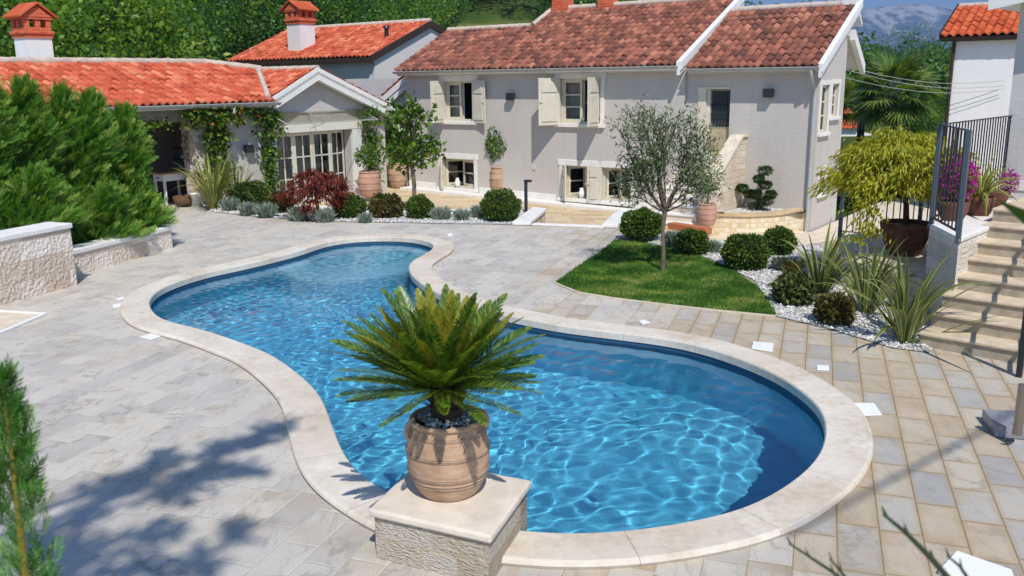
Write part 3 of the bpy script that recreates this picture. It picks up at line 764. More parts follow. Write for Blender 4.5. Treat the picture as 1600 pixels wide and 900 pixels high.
w_ = window(W2, [('L', .0), ('R', 1.5)]); shutter(w_, W2, 'L', R(58)); shutter(w_, W2, 'R', R(86))
w_ = window(B1, [('L', .9), ('R', .25)], rows=2, top=.16, sides=.12); shutter(w_, B1, 'L', R(130), .44)
w_ = window(B2, [('L', .9), ('R', .25)], rows=2, top=.16, sides=.12); shutter(w_, B2, 'L', R(130), .46)
w_ = window(B3, [('L', .9), ('R', .25)], rows=2, top=.16, sides=.06); shutter(w_, B3, 'L', R(6), .4)
# side windows
for w in (SW1, SW2, SW3):
    a, b, c, d = w; q = lambda t_, z, o=0.: np.r_[(Hs(12.55, 0) + HIN * t_ + HU * o)[:2], z]
    mb = MB(); mb.obox(q(a - .1, d), HIN * (b - a + .2), HU * .03, Z * .1); mb.obox(q(a - .1, c), HIN * .098, HU * .024, Z * (d - c)); mb.obox(q(b + .002, c), HIN * .098, HU * .024, Z * (d - c)); mb.obox(q(a - .12, c - .08), HIN * (b - a + .24), HU * .08, Z * .078)
    wn_ = mb.build("window", M_WHITE, house, .006)
    fm, gm = MB(), MB(); sash(fm, gm, q(a, 0, -.1), HIN, HU, b - a, c, d, 1, 3); fm.build("sash", M_FRAME, wn_); gm.build("pane", M_GLASS, wn_)
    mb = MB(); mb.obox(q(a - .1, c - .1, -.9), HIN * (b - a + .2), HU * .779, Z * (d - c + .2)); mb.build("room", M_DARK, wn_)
# door at the top of the outside stair
mb = MB(); a, b, c, d = DR
q = lambda s_, z, o=0.: Hs(s_, z, -.1 + o)
mb.obox(q(a - .22, c), HU * .215, HN * .02, Z * (d - c)); mb.obox(q(a - .22, d), HU * (b - a + .24), HN * .02, Z * .05)
mb.obox(q(a, c, -.12), HU * .08, HN * .08, Z * (d - c))
dn = mb.build("door", m_plain("door_stone", '#d6cdb6', .7), house)
mb = MB(); mb.obox(q(a + .08, c, -.16), HU * (b - a - .09), HN * .05, Z * (d - c - .02)); mb.build("leaf", m_plain("tan_door_paint", '#b8a784', .6), dn)
mb = MB(); mb.obox(q(a + .1, c + .72, -.108), HU * (b - a - .12), HN * .004, Z * (d - c - .76)); mb.build("pane", m_plain("dark_door_glass", '#4b4f50', .15), dn)
mb = MB()
for k in range(7):
    s_ = a + .12 + (b - a - .16) * k / 6; mb.tube([q(s_, c + .72, -.085), q(s_, d - .05, -.085)], .012, 6)
    for z in (c + 1.05, c + 1.25, d - .35): mb.cbox(q(s_, z, -.085), (.035, .035, .05), HU)
for z in (c + .95, d - .2): mb.obox(q(a + .1, z, -.08), HU * (b - a - .12), HN * .015, Z * .02)
mb.build("grille", M_BLACK, dn)
wall_lamp("wall_lamp", onH(801, 153), HN, "dark box lamp on grey wall between the two upper windows")
wall_lamp("wall_lamp", onH(1203, 148, -.1), HN, "dark box lamp on grey wall right of the grilled door")
mb = MB(); p = onH(835, 262); mb.tube([p, p + HN * .02], .07, 20); v_ = mb.build("wall_vent", M_STUC2); tag(v_, "small round grey vent cover low on the grey wall", "vent")
for (px, py, w) in ((713, 291, "first"), (907, 300, "second")):
    s_ = sH(px, py); c = (B1 if px < 800 else B2)
    vv = thing("vase", "white vase in the low window %s" % ("beside the shuttered lemon tree corner, left of the potted shrub" if px < 800 else "right of the bollard lamp and dark open shutter"), "vase", Hs(s_, c[2] + .0, -.09), "white vases in the low windows")
    mb = MB(); mb.lathe(Hs(s_, c[2] + .0, -.06), [(.0, 0), (.05, 0), (.085, .08), (.09, .15), (.06, .22), (.045, .25), (.055, .28), (.04, .28), (.03, .2), (0, .1)], 16); mb.build("body", M_WPAINT, vv)
vv['label'] = "white vase in the low window right of the dark bollard lamp"
for o in bpy.data.objects:
    if o.name == "vase": o['label'] = "white vase in the low window left of the potted wall shrub"
# ------------------------------------------------------------------ sunken terrace, low cap walls
TZ = -.36
M_TERR = m_stone("beige_terrace_slabs", ['#b59f7c', '#c4ae8a', '#cfbb99', '#c9b797'], .5, .4, .006, '#a8926f', .003, 20)
mb = MB()
pts = [np.r_[p[:2], TZ] for p in (G(240, 318), G(430, 321), G(600, 326), G(740, 329), G(800, 340), G(803, 351.6), G(943, 356.6), G(985, 345.6), G(1046, 361))]
back = [Hs(10.3, -.5, 2.6), Hs(9.6, -.52, .0), Hs(4, -.44, 0), Hs(0, -.36, 0), Hs(-3.5, -.36, -1.5), A(-11, 30, -.36), A(-15, 26, -.36)]
mb.add(pts + back, [tuple(range(len(pts) + len(back)))])
terr = mb.build("sunken_terrace", M_TERR); tag(terr, kind='structure')
M_RUB = m_stone("pale_rubble_stone", ['#b5a48d', '#cdbda6', '#dccfbd', '#e4dacb'], .34, .17, .008, '#b9ab94', .03, 26)
def cap_wall(name, label, foot, z0, z1, cap=.07, ov=.03, mat=M_RUB, cat="wall", capmat=None):
    """low wall on a ground polygon, with an overhanging cap slab"""
    c = np.mean([p[:2] for p in foot], 0); t_ = thing(name, label, cat, np.r_[c, z0])
    mb = MB(); mb.prism([np.r_[p[:2], z0] for p in foot], Z * (z1 - cap - z0)); mb.build("stone_body", mat, t_, recalc=True)
    F = np.array([p[:2] for p in foot]); 
    if np.sum(F[:, 0] * np.roll(F[:, 1], -1) - np.roll(F[:, 0], -1) * F[:, 1]) < 0: F = F[::-1]
    n = len(F); out = []
    for i in range(n):
        e0 = unit(F[i] - F[i - 1]); e1 = unit(F[(i + 1) % n] - F[i]); n0 = A(e0[1], -e0[0]); n1 = A(e1[1], -e1[0])
        b = unit(n0 + n1); out.append(F[i] + b * ov / max(.35, b @ n0))
    mb = MB(); mb.prism([np.r_[p, z1 - cap + .001] for p in out], Z * cap); mb.build("cap", capmat or M_WHITE, t_, .012, True)
    return t_
f = G(803, 352), G(827, 352.5), G(852, 331), G(834, 329)
cap_wall("low_wall", "low white-capped stone wall flanking the terrace step, beside the bollard lamp", f, TZ - .2, .08)
f = G(943, 356), G(963, 357), G(985, 334), G(967, 333)
cap_wall("low_wall", "low white-capped stone wall flanking the terrace step, beside the lawn's top corner", f, TZ - .2, .08)
# white kerb stone along the opening and the back of the gravel bed
mb = MB(); a, b = G(830, 352.6), G(943, 357); d = unit(b - a); mb.obox(a + Z * .002, b - a, np.cross(Z, d) * .22, Z * .03)
k_ = mb.build("step_edge", M_WHITE, None, .008); tag(k_, "white stone edging of the step down to the beige terrace", "step")
# step inside the opening
mb = MB(); mb.obox(G(830, 352.6) + np.cross(Z, d) * .25 - Z * .36, b - a, np.cross(Z, d) * .32, Z * .18); k_ = mb.build("terrace_step", M_TERR, None, .008); tag(k_, "beige stone step below the white edging", "step")
# bollard lamp
p = G(822, 333); bl = thing("bollard_lamp", "slim dark bollard lamp standing by the low capped wall", "lamp", p)
mb = MB(); mb.cbox(p + Z * .32, (.075, .075, .78)); mb.build("post", M_BLACK, bl, .005)
mb = MB(); mb.cbox(p + Z * .72 + A(.045, -.02, 0), (.17, .085, .05), A(.9, -.4, 0)); mb.build("lamp_head", M_BLACK, bl, .01)
# ------------------------------------------------------------------ outside stair to the grilled door, flank wall, curved planter
M_STEP = m_plain("pale_step_stone", '#d3c5ae', .75, .06, 5, .006)
st = thing("outside_stair", "pale stone stair climbing to the grilled door behind the olive tree", "stair", Hs(10.0, -.5, 1.5))
n = 9; sa, sb = 9.35, 10.62; zd = 1.0
for k in range(n):
    z = zd - k * .165; o0 = .0 + k * .27; mb = MB(); mb.obox(Hs(sa, -.7, -.095 + o0), HU * (sb - sa), HN * .27, Z * (z + .7 - .04)); mb.build("riser", M_STEP, st)
for k in range(n):
    z = zd - k * .165; o0 = k * .27; mb = MB(); mb.obox(Hs(sa, z - .038, -.095 + o0), HU * (sb - sa), HN * .3, Z * .038); mb.build("tread", M_WHITE, st, .008)
fl = thing("stair_flank_wall", "sloping pale stone wall beside the outside stair with smooth cap", "wall", Hs(10.7, -.5, .7))
pr_ = [(-.09, -.75), (-.09, 1.5), (.2, 1.5), (1.75, .5), (2.0, .5), (2.0, -.75)]
mb = MB(); mb.prism([Hs(10.63, z, o) for o, z in pr_], HU * .26); mb.build("stone_body", m_stone("flank_stone", ['#cbb79c', '#d8c8b0', '#e2d6c4'], .3, .15, .006, '#c9b89e', .015, 26), fl)
mb = MB(); top = [(-.09, 1.5), (.2, 1.5), (1.75, .5), (2.03, .5)]
for (o0, z0), (o1, z1) in zip(top[:-1], top[1:]): mb.prism([Hs(10.59, z0 + .002, o0), Hs(10.59, z1 + .002, o1), Hs(10.59, z1 + .062, o1), Hs(10.59, z0 + .062, o0)], HU * .34)
mb.build("cap", M_STEP, fl)
PB, PT = -.66, -.13
pl = thing("curved_planter", "curved low planter of pale stone blocks below the grey house corner", "planter", G(1190, 355, PB))
fr = [G(x, y, PB) for x, y in ((1120, 367), (1150, 370), (1180, 370), (1210, 368), (1240, 363), (1263, 357))]
cv = catmull(np.array([p[:2] for p in fr]), 4)[: (len(fr) - 1) * 4 + 1]
bk = [Hs(12.5, 0, -.06)[:2], Hs(10.92, 0, -.06)[:2]]
ring = [np.r_[p, PB - .1] for p in list(cv) + bk]
mb = MB(); mb.prism(ring, Z * (PT - .06 - PB + .1)); mb.build("stone_body", m_stone("planter_blocks", ['#cdb68d', '#dac7a3', '#e3d5b8', '#e9dfca'], .26, .11, .006, '#d6c6a6', .012, 30), pl, recalc=True)
mb = MB()
for a, b in zip(cv[:-1], cv[1:]):
    d = unit(np.r_[b - a, 0]); nn = np.cross(Z, d); a3, b3 = np.r_[a, PT - .058], np.r_[b, PT - .058]
    mb.prism([a3 - nn * .04, b3 - nn * .04 + d * .002, b3 + nn * .22 + d * .002, a3 + nn * .22], Z * .06)
mb.build("cap", m_plain("tan_cap_stone", '#c7ae86', .7, .06, 4), pl)
# terracotta trough by the stair foot
TR0 = G(1043, 358, -.3); d = unit(G(1080, 364, -.3) - TR0)
mb = MB(); mb.obox(TR0, d * 1.05, np.cross(Z, d) * .22, Z * .14); b_ = mb.build("trough", m_plain("terracotta_paint", '#b06a3f', .8), None, .01); tag(b_, "long low terracotta trough at the foot of the pale stair", "trough")
# path slabs between planter and gravel
pp = [np.r_[p[:2], -.65] for p in (G(1035, 358), G(1046, 361.5), G(1118, 379.5), G(1240, 385.5), G(1308, 373.5))] + [A(9, 13.4, -.65), A(16, 18, -.65), A(16, 30, -.65), Hs(12.6, -.65, -6), Hs(12.6, -.65), Hs(9.6, -.65), Hs(10.3, -.65, 2.6)]
mb = MB(); mb.add(pp, [tuple(range(len(pp)))]); p_ = mb.build("path", M_STEP); tag(p_, kind='structure')
# ------------------------------------------------------------------ low wing with the summer kitchen and garden doors
WP0 = G(308, 322); WU_ = HIN.copy(); WN_ = A(WU_[1], -WU_[0], 0); WIN_ = -WN_
def Ws(s_, z, off=0.): return np.r_[(WP0 + WU_ * s_ + WN_ * off)[:2], z]
wing = thing("garden_wing", "low grey wing with bright orange tile roof, open summer kitchen and glazed garden doors", "house", Ws(1, -.3, -1.5))
mb = MB()
GD = (2.55, 5.22, -.3, 1.58)
wall_holes(mb, WP0, WU_, .86, 6.65, -.5, 2.15, [GD], WN_, .25)
mb.add([Ws(2.2, 2.15), Ws(6.65, 2.15), Ws(3.87, 3.12)], [(0, 1, 2)])
mb.quad(Ws(.86, 2.15), Ws(2.4, 2.15), Ws(2.4, 2.5), Ws(.86, 2.5))
mb.quad(Ws(6.65, -.5), Ws(6.65, -.5, -4.6), Ws(6.65, 2.15, -4.6), Ws(6.65, 2.15))
mb.quad(Ws(-4.2, -.3, -4.6), Ws(-4.2, 2.4, -4.6), Ws(6.65, 2.4, -4.6), Ws(6.65, -.3, -4.6))
mb.build("wall", M_STUC, wing)
mb = MB()      # kitchen recess: back and side walls, ceiling, with the recess's shade put into a dark render colour
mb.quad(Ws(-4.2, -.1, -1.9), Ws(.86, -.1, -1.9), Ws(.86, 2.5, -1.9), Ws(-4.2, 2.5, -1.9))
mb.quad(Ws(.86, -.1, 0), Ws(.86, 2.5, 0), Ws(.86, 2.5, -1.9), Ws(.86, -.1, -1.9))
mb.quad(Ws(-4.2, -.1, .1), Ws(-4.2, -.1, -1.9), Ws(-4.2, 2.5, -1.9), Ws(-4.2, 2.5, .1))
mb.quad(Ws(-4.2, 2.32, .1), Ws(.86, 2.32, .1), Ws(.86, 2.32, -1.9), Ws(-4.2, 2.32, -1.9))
mb.build("kitchen_wall", m_stucco("shade_toned_render", '#6e665c', .06, .25), wing)
mb = MB(); mb.obox(Ws(-4.2, 2.02, -.18), WU_ * 5.06, WN_ * .2, Z * .36); mb.build("kitchen_beam", m_plain("weathered_beam", '#9a9083', .8, .1, 3), wing)
mb = MB(); mb.obox(Ws(.1, -.1, -.5), WU_ * .76, WN_ * .52, Z * 2.1); mb.build("pillar", M_RUB, wing)
Ew = Ws(0, 2.44, .42); wp = .385
poly = [(-4.25, 0), (2.2, 0), (3.5, 2.04), (2.05, 2.62), (-3.6, 2.5)]
tile_roof("roof", Ew, WU_, WIN_, wp, poly, M_TILE_NEW, wing, .2, .3)
mb = MB(); roof_deck(mb, Ew, WU_, WIN_, wp, poly); WS_ = lambda s_, L: Ew + WU_ * s_ + (WIN_ + Z * wp) * L
mb.prism([WS_(-4.2, 2.45) - Z * .12, WS_(2.3, 2.45) - Z * .12, WS_(2.3, 2.45) + WIN_ * 2.6 - Z * 1.1, WS_(-4.2, 2.45) + WIN_ * 2.6 - Z * 1.1], Z * .1)
mb.build("roof_deck", M_WPAINT, wing)
for p_, q_, r_ in ((WS_(-3.7, 2.5), WS_(2.05, 2.56), .1), (WS_(2.05, 2.56), WS_(3.5, 2.04) + Z * .03, .1), (WS_(2.1, .05) + Z * .05, WS_(3.4, 2.0) + Z * .05, .07)):
    mb = MB(); ridge_caps(mb, p_ + Z * .03, q_ + Z * .03, r_); mb.build("ridge", M_MORTAR, wing)
# cross gable over the garden doors
gk = A(0, 0, 0); pkS, pkZ, lS, lZ, rS, rZ = 3.87, 3.2, 2.3, 2.46, 6.8, 2.06
lsl = (pkZ - lZ) / (pkS - lS); rsl = (pkZ - rZ) / (rS - pkS)
tile_roof("roof", Ws(lS, lZ + .04, .3), WIN_, WU_, lsl, [(0, 0), (2.6, 0), (2.6, pkS - lS), (0, pkS - lS)], M_TILE_NEW, wing, .2, .3)
tile_roof("roof", Ws(rS, rZ + .04, .3), WIN_, -WU_, rsl, [(0, 0), (3.4, 0), (3.4, rS - pkS), (0, rS - pkS)], M_TILE_NEW, wing, .2, .3)
for (s0, z0) in ((lS, lZ), (rS, rZ)):
    mb = MB(); a = Ws(s0, z0, .32); b = Ws(pkS, pkZ, .32)
    mb.prism([a - Z * .16, b - Z * .16, b + Z * .09, a + Z * .09], -WN_ * .07); mb.prism([a - Z * .24, b - Z * .24, b - Z * .165, a - Z * .165], -WN_ * .16)
    mb.prism([a - Z * .1, b - Z * .1, b - Z * .02, a - Z * .02], WIN_ * 2.6)
    mb.build("verge_board", M_WPAINT, wing)
mb = MB(); ridge_caps(mb, Ws(pkS, pkZ + .06, .3), Ws(pkS, pkZ + .06, -2.2), .09); mb.build("gable_ridge", M_MORTAR, wing)
mb = MB(); gutter(mb, Ew + WU_ * -4.3 - Z * .02, Ew + WU_ * 2.35 - Z * .02, WN_, .075); mb.build("gutter", M_GREYP, wing)
mb = MB(); g0 = Ew + WU_ * .95 + WN_ * .08 - Z * .1; mb.tube([g0, g0 - Z * .1, g0 - Z * .22 - WN_ * .2, Ws(.95, 2.0, .06), Ws(.95, -.1, .06)], .04, 10); mb.build("downpipe", M_WPAINT, wing)
# garden doors
mb = MB(); mb.obox(Ws(2.35, 1.6, .005), WU_ * 3.25, WN_ * .1, Z * .2); mb.obox(Ws(5.24, -.42, .005), WU_ * .34, WN_ * .09, Z * 2.018); mb.obox(Ws(2.38, -.4, .005), WU_ * .15, WN_ * .05, Z * 1.99)
gd = mb.build("garden_doors", M_WPAINT, wing, .006)
for k in range(4):
    fm, gm = MB(), MB(); s_ = 2.56 + k * .665; ang = (.0, .0, .0, .22)[k]
    sash(fm, gm, Ws(s_, 0, -.16), WU_ * math.cos(ang) + WIN_ * math.sin(ang), WN_, .655, -.29, 1.57, 2, 3, .07, .035)
    lf = fm.build("door_leaf", m_plain("sage_door_paint", '#d9d5c6', .5) if k == 0 else bpy.data.materials["sage_door_paint"], gd); gm.build("pane", M_GLASS, lf)
mb = MB(); n = 90; V = []
for k in range(n + 1):
    for z in (-.28, 1.56): V.append(Ws(2.6 + 1.75 * k / n, z, -.36 + .03 * math.sin(k * 1.3) + .012 * math.sin(k * .53)))
mb.add(V, [(2 * k, 2 * k + 2, 2 * k + 3, 2 * k + 1) for k in range(n)], True); mb.build("curtain", M_CURT, gd)
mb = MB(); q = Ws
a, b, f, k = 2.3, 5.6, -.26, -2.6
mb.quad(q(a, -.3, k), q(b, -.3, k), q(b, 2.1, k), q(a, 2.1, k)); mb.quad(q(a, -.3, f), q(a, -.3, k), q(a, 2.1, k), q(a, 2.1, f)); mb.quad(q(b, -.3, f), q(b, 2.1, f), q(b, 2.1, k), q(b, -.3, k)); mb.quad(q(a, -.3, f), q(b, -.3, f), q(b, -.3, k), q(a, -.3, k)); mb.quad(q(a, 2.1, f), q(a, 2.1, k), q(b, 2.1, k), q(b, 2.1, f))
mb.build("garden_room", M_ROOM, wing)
# glass canopy on a thin steel frame
cn = thing("glass_canopy", "thin steel-framed glass canopy over the white garden doors", "canopy", Ws(3.9, 2.0))
mb = MB(); f0, f1, b0, b1 = Ws(2.35, 1.86, .75), Ws(5.6, 1.86, .75), Ws(2.35, 2.12, .03), Ws(5.6, 2.12, .03)
for p_, r_ in ((f0, f1), (b0, b1), (f0, b0), (f1, b1), (f0 * .6 + f1 * .4, b0 * .6 + b1 * .4)): mb.tube([p_, r_], .016, 6)
for t_ in (.0, .4, 1.): mb.tube([f0 * (1 - t_) + f1 * t_, (b0 * (1 - t_) + b1 * t_) - Z * .45], .009, 6)
mb.build("steel_frame", M_GREYP, cn)
mb = MB(); mb.quad(f0 + Z * .02, f1 + Z * .02, b1 + Z * .02, b0 + Z * .02); mb.build("glass_sheet", M_CANOPY, cn)
wall_lamp("wall_lamp", Ws(1.58, 1.24), WN_, "dark lantern-box lamp on the wing wall between the two climbers")
# chimney of the wing
def chimney(name, label, base, w, z0, z1, z2, U, parent=None):
    t_ = thing(name, label, "chimney", base) if parent is None else None
    P_ = parent
    mb = MB(); mb.cbox(A(base[0], base[1], (z0 + z1) / 2), (w, w, z1 - z0), U); sh = mb.build("chimney", M_WPAINT, P_)
    mb = MB(); h = (z2 - z1)
    for a, b, k in ((0, .12, 1.1), (.12, .2, 1.2), (.2, .3, 1.06)): mb.cbox(A(base[0], base[1], z1 + h * (a + b) / 2), (w * k, w * k, h * (b - a)), U)
    uu = np.array(U); vv = np.cross(Z, uu)
    for i in (-1, 0, 1):
        for j in (-1, 0, 1):
            if (i or j) and not (i == 0 and j == 0): mb.cbox(A(base[0], base[1], z1 + h * .42) + uu * i * w * .43 + vv * j * w * .43, (w * .2, w * .2, h * .24), U)
    mb.cbox(A(base[0], base[1], z1 + h * .57), (w * 1.16, w * 1.16, h * .07), U)
    mb.build("brick_head", M_BRICK, sh)
    mb = MB(); c = A(base[0], base[1], z1 + h * .6)
    for sg in (-1, 1): mb.prism([c + uu * sg * w * .75 - vv * w * .7 - Z * .02, c + uu * sg * w * .75 + vv * w * .7 - Z * .02, c + vv * w * .7 + Z * h * .38, c - vv * w * .7 + Z * h * .38], Z * .04)
    mb.build("tile_cap", M_TILE_RED, sh)
    mb = MB(); mb.prism([c + uu * w * .6 + vv * w * .6, c - uu * w * .6 + vv * w * .6, c + vv * w * .6 + Z * h * .33], -vv * w * 1.2); mb.build("gablet", M_BRICK, sh)
    return sh
bp = WS_(-3.35, 2.9); k_ = onp(56, 97, Ws(0, 0, -2.6), WN_)
def top_z(px, py, p): d = ray(px, py); t_ = np.hypot(*p[:2]) / np.hypot(*d[:2]); return (CAM + d * t_)[2]
chimney("chimney", "", k_, .58, 3.0, top_z(52, 60, k_), top_z(52, 6, k_), WU_, wing)
# annex wall between wing and house
ax = thing("annex", "small grey link building between the wing and the house", "annex", Hs(-1, -.4, -1.5))
mb = MB(); mb.quad(Hs(-3.2, -.9, -.9), Hs(0, -.9, -.9), Hs(0, 3.0, -.9), Hs(-3.2, 3.0, -.9)); mb.quad(Hs(-3.2, -.9, -.9), Hs(-3.2, 3, -.9), Hs(-3.2, 3, -5), Hs(-3.2, -.9, -5)); mb.obox(Hs(-.9, -.4, -.9), HU * .88, HN * .5, Z * 2.9); mb.build("wall", M_STUC2, ax)
Ea = Hs(-2.2, 2.35, -.4)
tile_roof("roof", Hs(-1.35, 2.42, -.35), HIN, HU, .62, [(0, 0), (3, 0), (3, 1.25), (0, 1.25)], M_TILE_RED, ax, .2, .3)
mb = MB(); a, b = Hs(-1.35, 2.3, -.33), Hs(-.1, 3.06, -.33); mb.prism([a - Z * .1, b - Z * .1, b + Z * .1, a + Z * .1], HN * .06); mb.prism([a - Z * .06, b - Z * .06, b + Z * .04, a + Z * .04], HIN * 3); mb.prism([a - Z * .3, b - Z * .3, b - Z * .12, a - Z * .12], HN * .03); mb.build("verge_board", M_WPAINT, ax)
mb = MB(); mb.add([Hs(-1.3, 2.2, -.42), Hs(-.02, 2.2, -.42), Hs(-.02, 3.0, -.42)], [(0, 1, 2)]); mb.build("gable_wall", M_STUC2, ax)
# ------------------------------------------------------------------ house behind with orange roof and dark verge
hb = thing("rear_house", "pale grey house behind the wing with bright orange roof and dark brown verge", "house", atY(560, 120, 38))
Eb = atY(574, 88, 36); bL = 3.6; bp_ = .40
tile_roof("roof", Eb, HU, HIN, bp_, [(-8.6, 0), (.15, 0), (.15, bL), (-8.6, bL)], M_TILE_NEW, hb, .24, .33)
Bs = lambda s_, o, z: np.r_[(Eb + HU * s_ + HN * o)[:2], z]; ez = Eb[2]
mb = MB(); roof_deck(mb, Eb, HU, HIN, bp_, [(-8.6, 0), (.15, 0), (.15, bL), (-8.6, bL)]); a = Eb + (HIN + Z * bp_) * bL; d_ = HIN * 4.0 - Z * 1.5
mb.prism([a - HU * 8.6 - Z * .14, a + HU * .15 - Z * .14, a + HU * .15 + d_ - Z * .14, a - HU * 8.6 + d_ - Z * .14], Z * .1)
mb.build("roof_deck", M_BROWN, hb)
mb = MB()
for sg in (0, 1):
    a = Eb + HU * .15 + (HIN + Z * bp_) * (0 if sg == 0 else bL); b = Eb + HU * .15 + (HIN + Z * bp_) * bL if sg == 0 else Eb + HU * .15 + (HIN + Z * bp_) * bL + d_
    mb.obox(a - Z * .22, b - a, HU * .1, Z * .26)
mb.obox(Eb - HU * 8.6 - Z * .2, HU * 8.75, HN * .1, Z * .16); mb.build("verge_board", M_BROWN, hb)
mb = MB()
w0_, w1_ = -.25, -6.9
P_ = [Bs(.12, w0_, -1.5), Bs(.12, w1_, -1.5), Bs(.12, w1_, ez + .1), Bs(.12, -bL, ez + bp_ * bL - .12), Bs(.12, w0_, ez + .05)]
mb.add(P_, [(0, 1, 2, 3, 4)]); mb.quad(Bs(-8.4, w0_, -1.5), Bs(.12, w0_, -1.5), Bs(.12, w0_, ez + .05), Bs(-8.4, w0_, ez + .05)); mb.quad(Bs(-8.4, w0_, -1.5), Bs(-8.4, w0_, ez), Bs(-8.4, w1_, ez), Bs(-8.4, w1_, -1.5))
mb.build("wall", m_stucco("warm_pale_stucco", '#d2cbc4', .04, .06), hb)
mb = MB(); ridge_caps(mb, Eb - HU * 8.6 + (HIN + Z * bp_) * bL + Z * .04, Eb + HU * .15 + (HIN + Z * bp_) * bL + Z * .04, .11); mb.build("ridge", M_MORTAR, hb)
kb = onp(472, 78, Eb + HIN * 1.2, HN); chimney("chimney", "", kb, .82, kb[2] - .4, top_z(471, 38, kb), top_z(471, 2, kb), HU, hb)
kb2 = onp(604, 52, Eb + HIN * 1.9, HN); mb = MB(); mb.tube([kb2 - Z * .3, kb2 + Z * .2], .09, 10); mb.tube([kb2 + Z * .2, kb2 + Z * .3], [.16, .12], 10); mb.build("vent_pipe", M_BLACK, hb)
# ------------------------------------------------------------------ right side: stair, wall with pots, platform, railings
SD = unit(A(.69, .725, 0)); TD = A(SD[1], -SD[0], 0)
ST0 = G(1453, 522, .16)
M_TREAD = m_plain("cream_tread_stone", '#c9b89c', .75, .08, 6, .006)
M_RISER = m_plain("grey_riser_stone", '#a89b86', .8, .1, 8, .006)
stair = thing("garden_stair", "wide cream stone stair rising at the right edge beside the potted wall", "stair", np.r_[(ST0 + TD)[:2], 0])
RUN = .315
for k in range(8):
    o = np.r_[(ST0 + SD * (RUN * k))[:2], 0]
    z = .16 * (k + 1); mr, mt = MB(), MB()
    mr.obox(o + SD * .025 - TD * .11 + Z * (-.1), SD * RUN, TD * 3.3, Z * (z - .035 + .1))
    mt.obox(o + Z * (z - .034) - TD * .12, SD * (RUN + .03 if k < 7 else 6.), TD * 3.35, Z * .034)
    mr.build("riser", M_RISER, stair); mt.build("tread", M_TREAD, stair, .008)
WZ = 1.1
F_ = G(1499, 371, WZ); L_ = G(1453, 349, WZ)
back_l = L_ + SD * 4.2; back_r = F_ + SD * 4.6
M_PIER = m_stone("white_hammered_stone", ['#c7baa5', '#dcd2c2', '#e8e1d5', '#eeeae1'], .5, .24, .006, '#dcd0bc', .035, 30)
pier = cap_wall("pier_wall", "rough white stone wall beside the garden stair carrying three clay pots", [F_, L_, back_l, back_r], -.1, WZ, .06, .02, M_PIER)
# low platform with the dark pot
plf = cap_wall("platform", "low pale stone platform under the lime green maple", [G(1316, 402, .42), L_ - SD * .1, back_l, G(1330, 366, .42) + A(1.2, .8, 0), G(1312, 369, .42)], -.1, .42, .06, .02, M_RUB, "platform", M_STEP)
def railing(name, label, path, h=.95, sp=.105, posts=None, rad=.008, zb=.08, group=None):
    t_ = thing(name, label, "railing", path[0], group); path = [np.array(p) for p in path]
    mb = MB(); mps = []
    for a, b in zip(path[:-1], path[1:]):
        d = b - a; L = np.linalg.norm(d); u = d / L; n = max(1, int(L / sp))
        for z in (zb, h): mp = MB(); mps.append(mp); mp.obox(a + Z * z - np.cross(Z, u) * .02, d, np.cross(Z, u) * .04, Z * .012)
        for k in range(1, n): p = a + d * k / n; mb = MB(); mb.obox(p + Z * zb - u * .007 - np.cross(Z, u) * .007, u * .014, np.cross(Z, u) * .014, Z * (h - zb)); mb.build("baluster", M_BLACK, t_)
    [mp.build("rail", M_BLACK, t_) for mp in mps]
    for p in (posts if posts is not None else path):
        pm = MB(); pm.cbox(np.array(p) + Z * (h / 2 - .02), (.05, .05, h + .06), SD); pm.build("post", M_RAILP, t_)
    return t_
M_RAILP = m_plain("grey_blue_post", '#4a545e', .45, .04)
n_ = G(1497, 374, WZ - .02); l_ = L_ + unit(F_ - L_) * .05; bk_ = l_ + SD * 3.0
railing("railing", "dark metal railing around the stone wall with magenta flowers behind it", [n_, l_, bk_], top_z(1509, 205, n_) - WZ + .02, .115)
a_ = G(1312, 369, .42); b_ = G(1345, 372, .42); c_ = G(1452, 352, .42)
railing("railing", "black metal railing behind the lime green maple", [a_, a_ + SD * .02 + TD * .6, a_ + TD * 1.5, a_ + TD * 2.4], top_z(1318, 290, a_) - .42, .1, [a_, a_ + TD * 1.2])
# handrail post at the right foot of the stair
hp = G(1592, 589)
rl = thing("stair_handrail", "dark handrail post at the right foot of the garden stair", "handrail", hp)
mb = MB(); mb.cbox(hp + Z * .5, (.05, .05, 1.0), SD); mb.build("post", M_BLACK, rl)
d = SD * 2.8 + Z * 1.42
for z_, h_ in ((1.0, .03), (.14, .02)): mb = MB(); mb.obox(hp + Z * z_ - TD * .02, d, TD * .04, Z * h_); mb.build("rail", M_BLACK, rl)
for k in range(11, 24): mb = MB(); mb.cbox(hp + d * k / 24 + Z * .57, (.014, .014, .84), SD); mb.build("baluster", M_BLACK, rl)
# grey house at the far right
gw = thing("right_house", "pale grey house wall with white eave at the right edge above the stair", "house", G(1580, 292, 1.28))
g0 = G(1563, 293, 1.28); gt = np.r_[g0[:2], 0]
mb = MB(); mb.obox(np.r_[g0[:2], -.2], TD * 5, SD * 1.6, Z * 4.9); mb.build("wall", M_STUC2, gw)
mb = MB(); mb.obox(np.r_[g0[:2], 1.26] - SD * .02, TD * 5, SD * .018, Z * .14); mb.build("plinth", M_WHITE, gw)
mb = MB(); tz = top_z(1545, 14, g0); e0 = np.r_[(g0 - SD * .45 - TD * .28)[:2], tz]
mb.obox(e0, TD * 5 + Z * .9, SD * 2.4, Z * .2); mb.obox(e0 - Z * .04 - SD * .03, TD * 5 + Z * .9, SD * .028, Z * .26); mb.build("eave", M_WPAINT, gw)
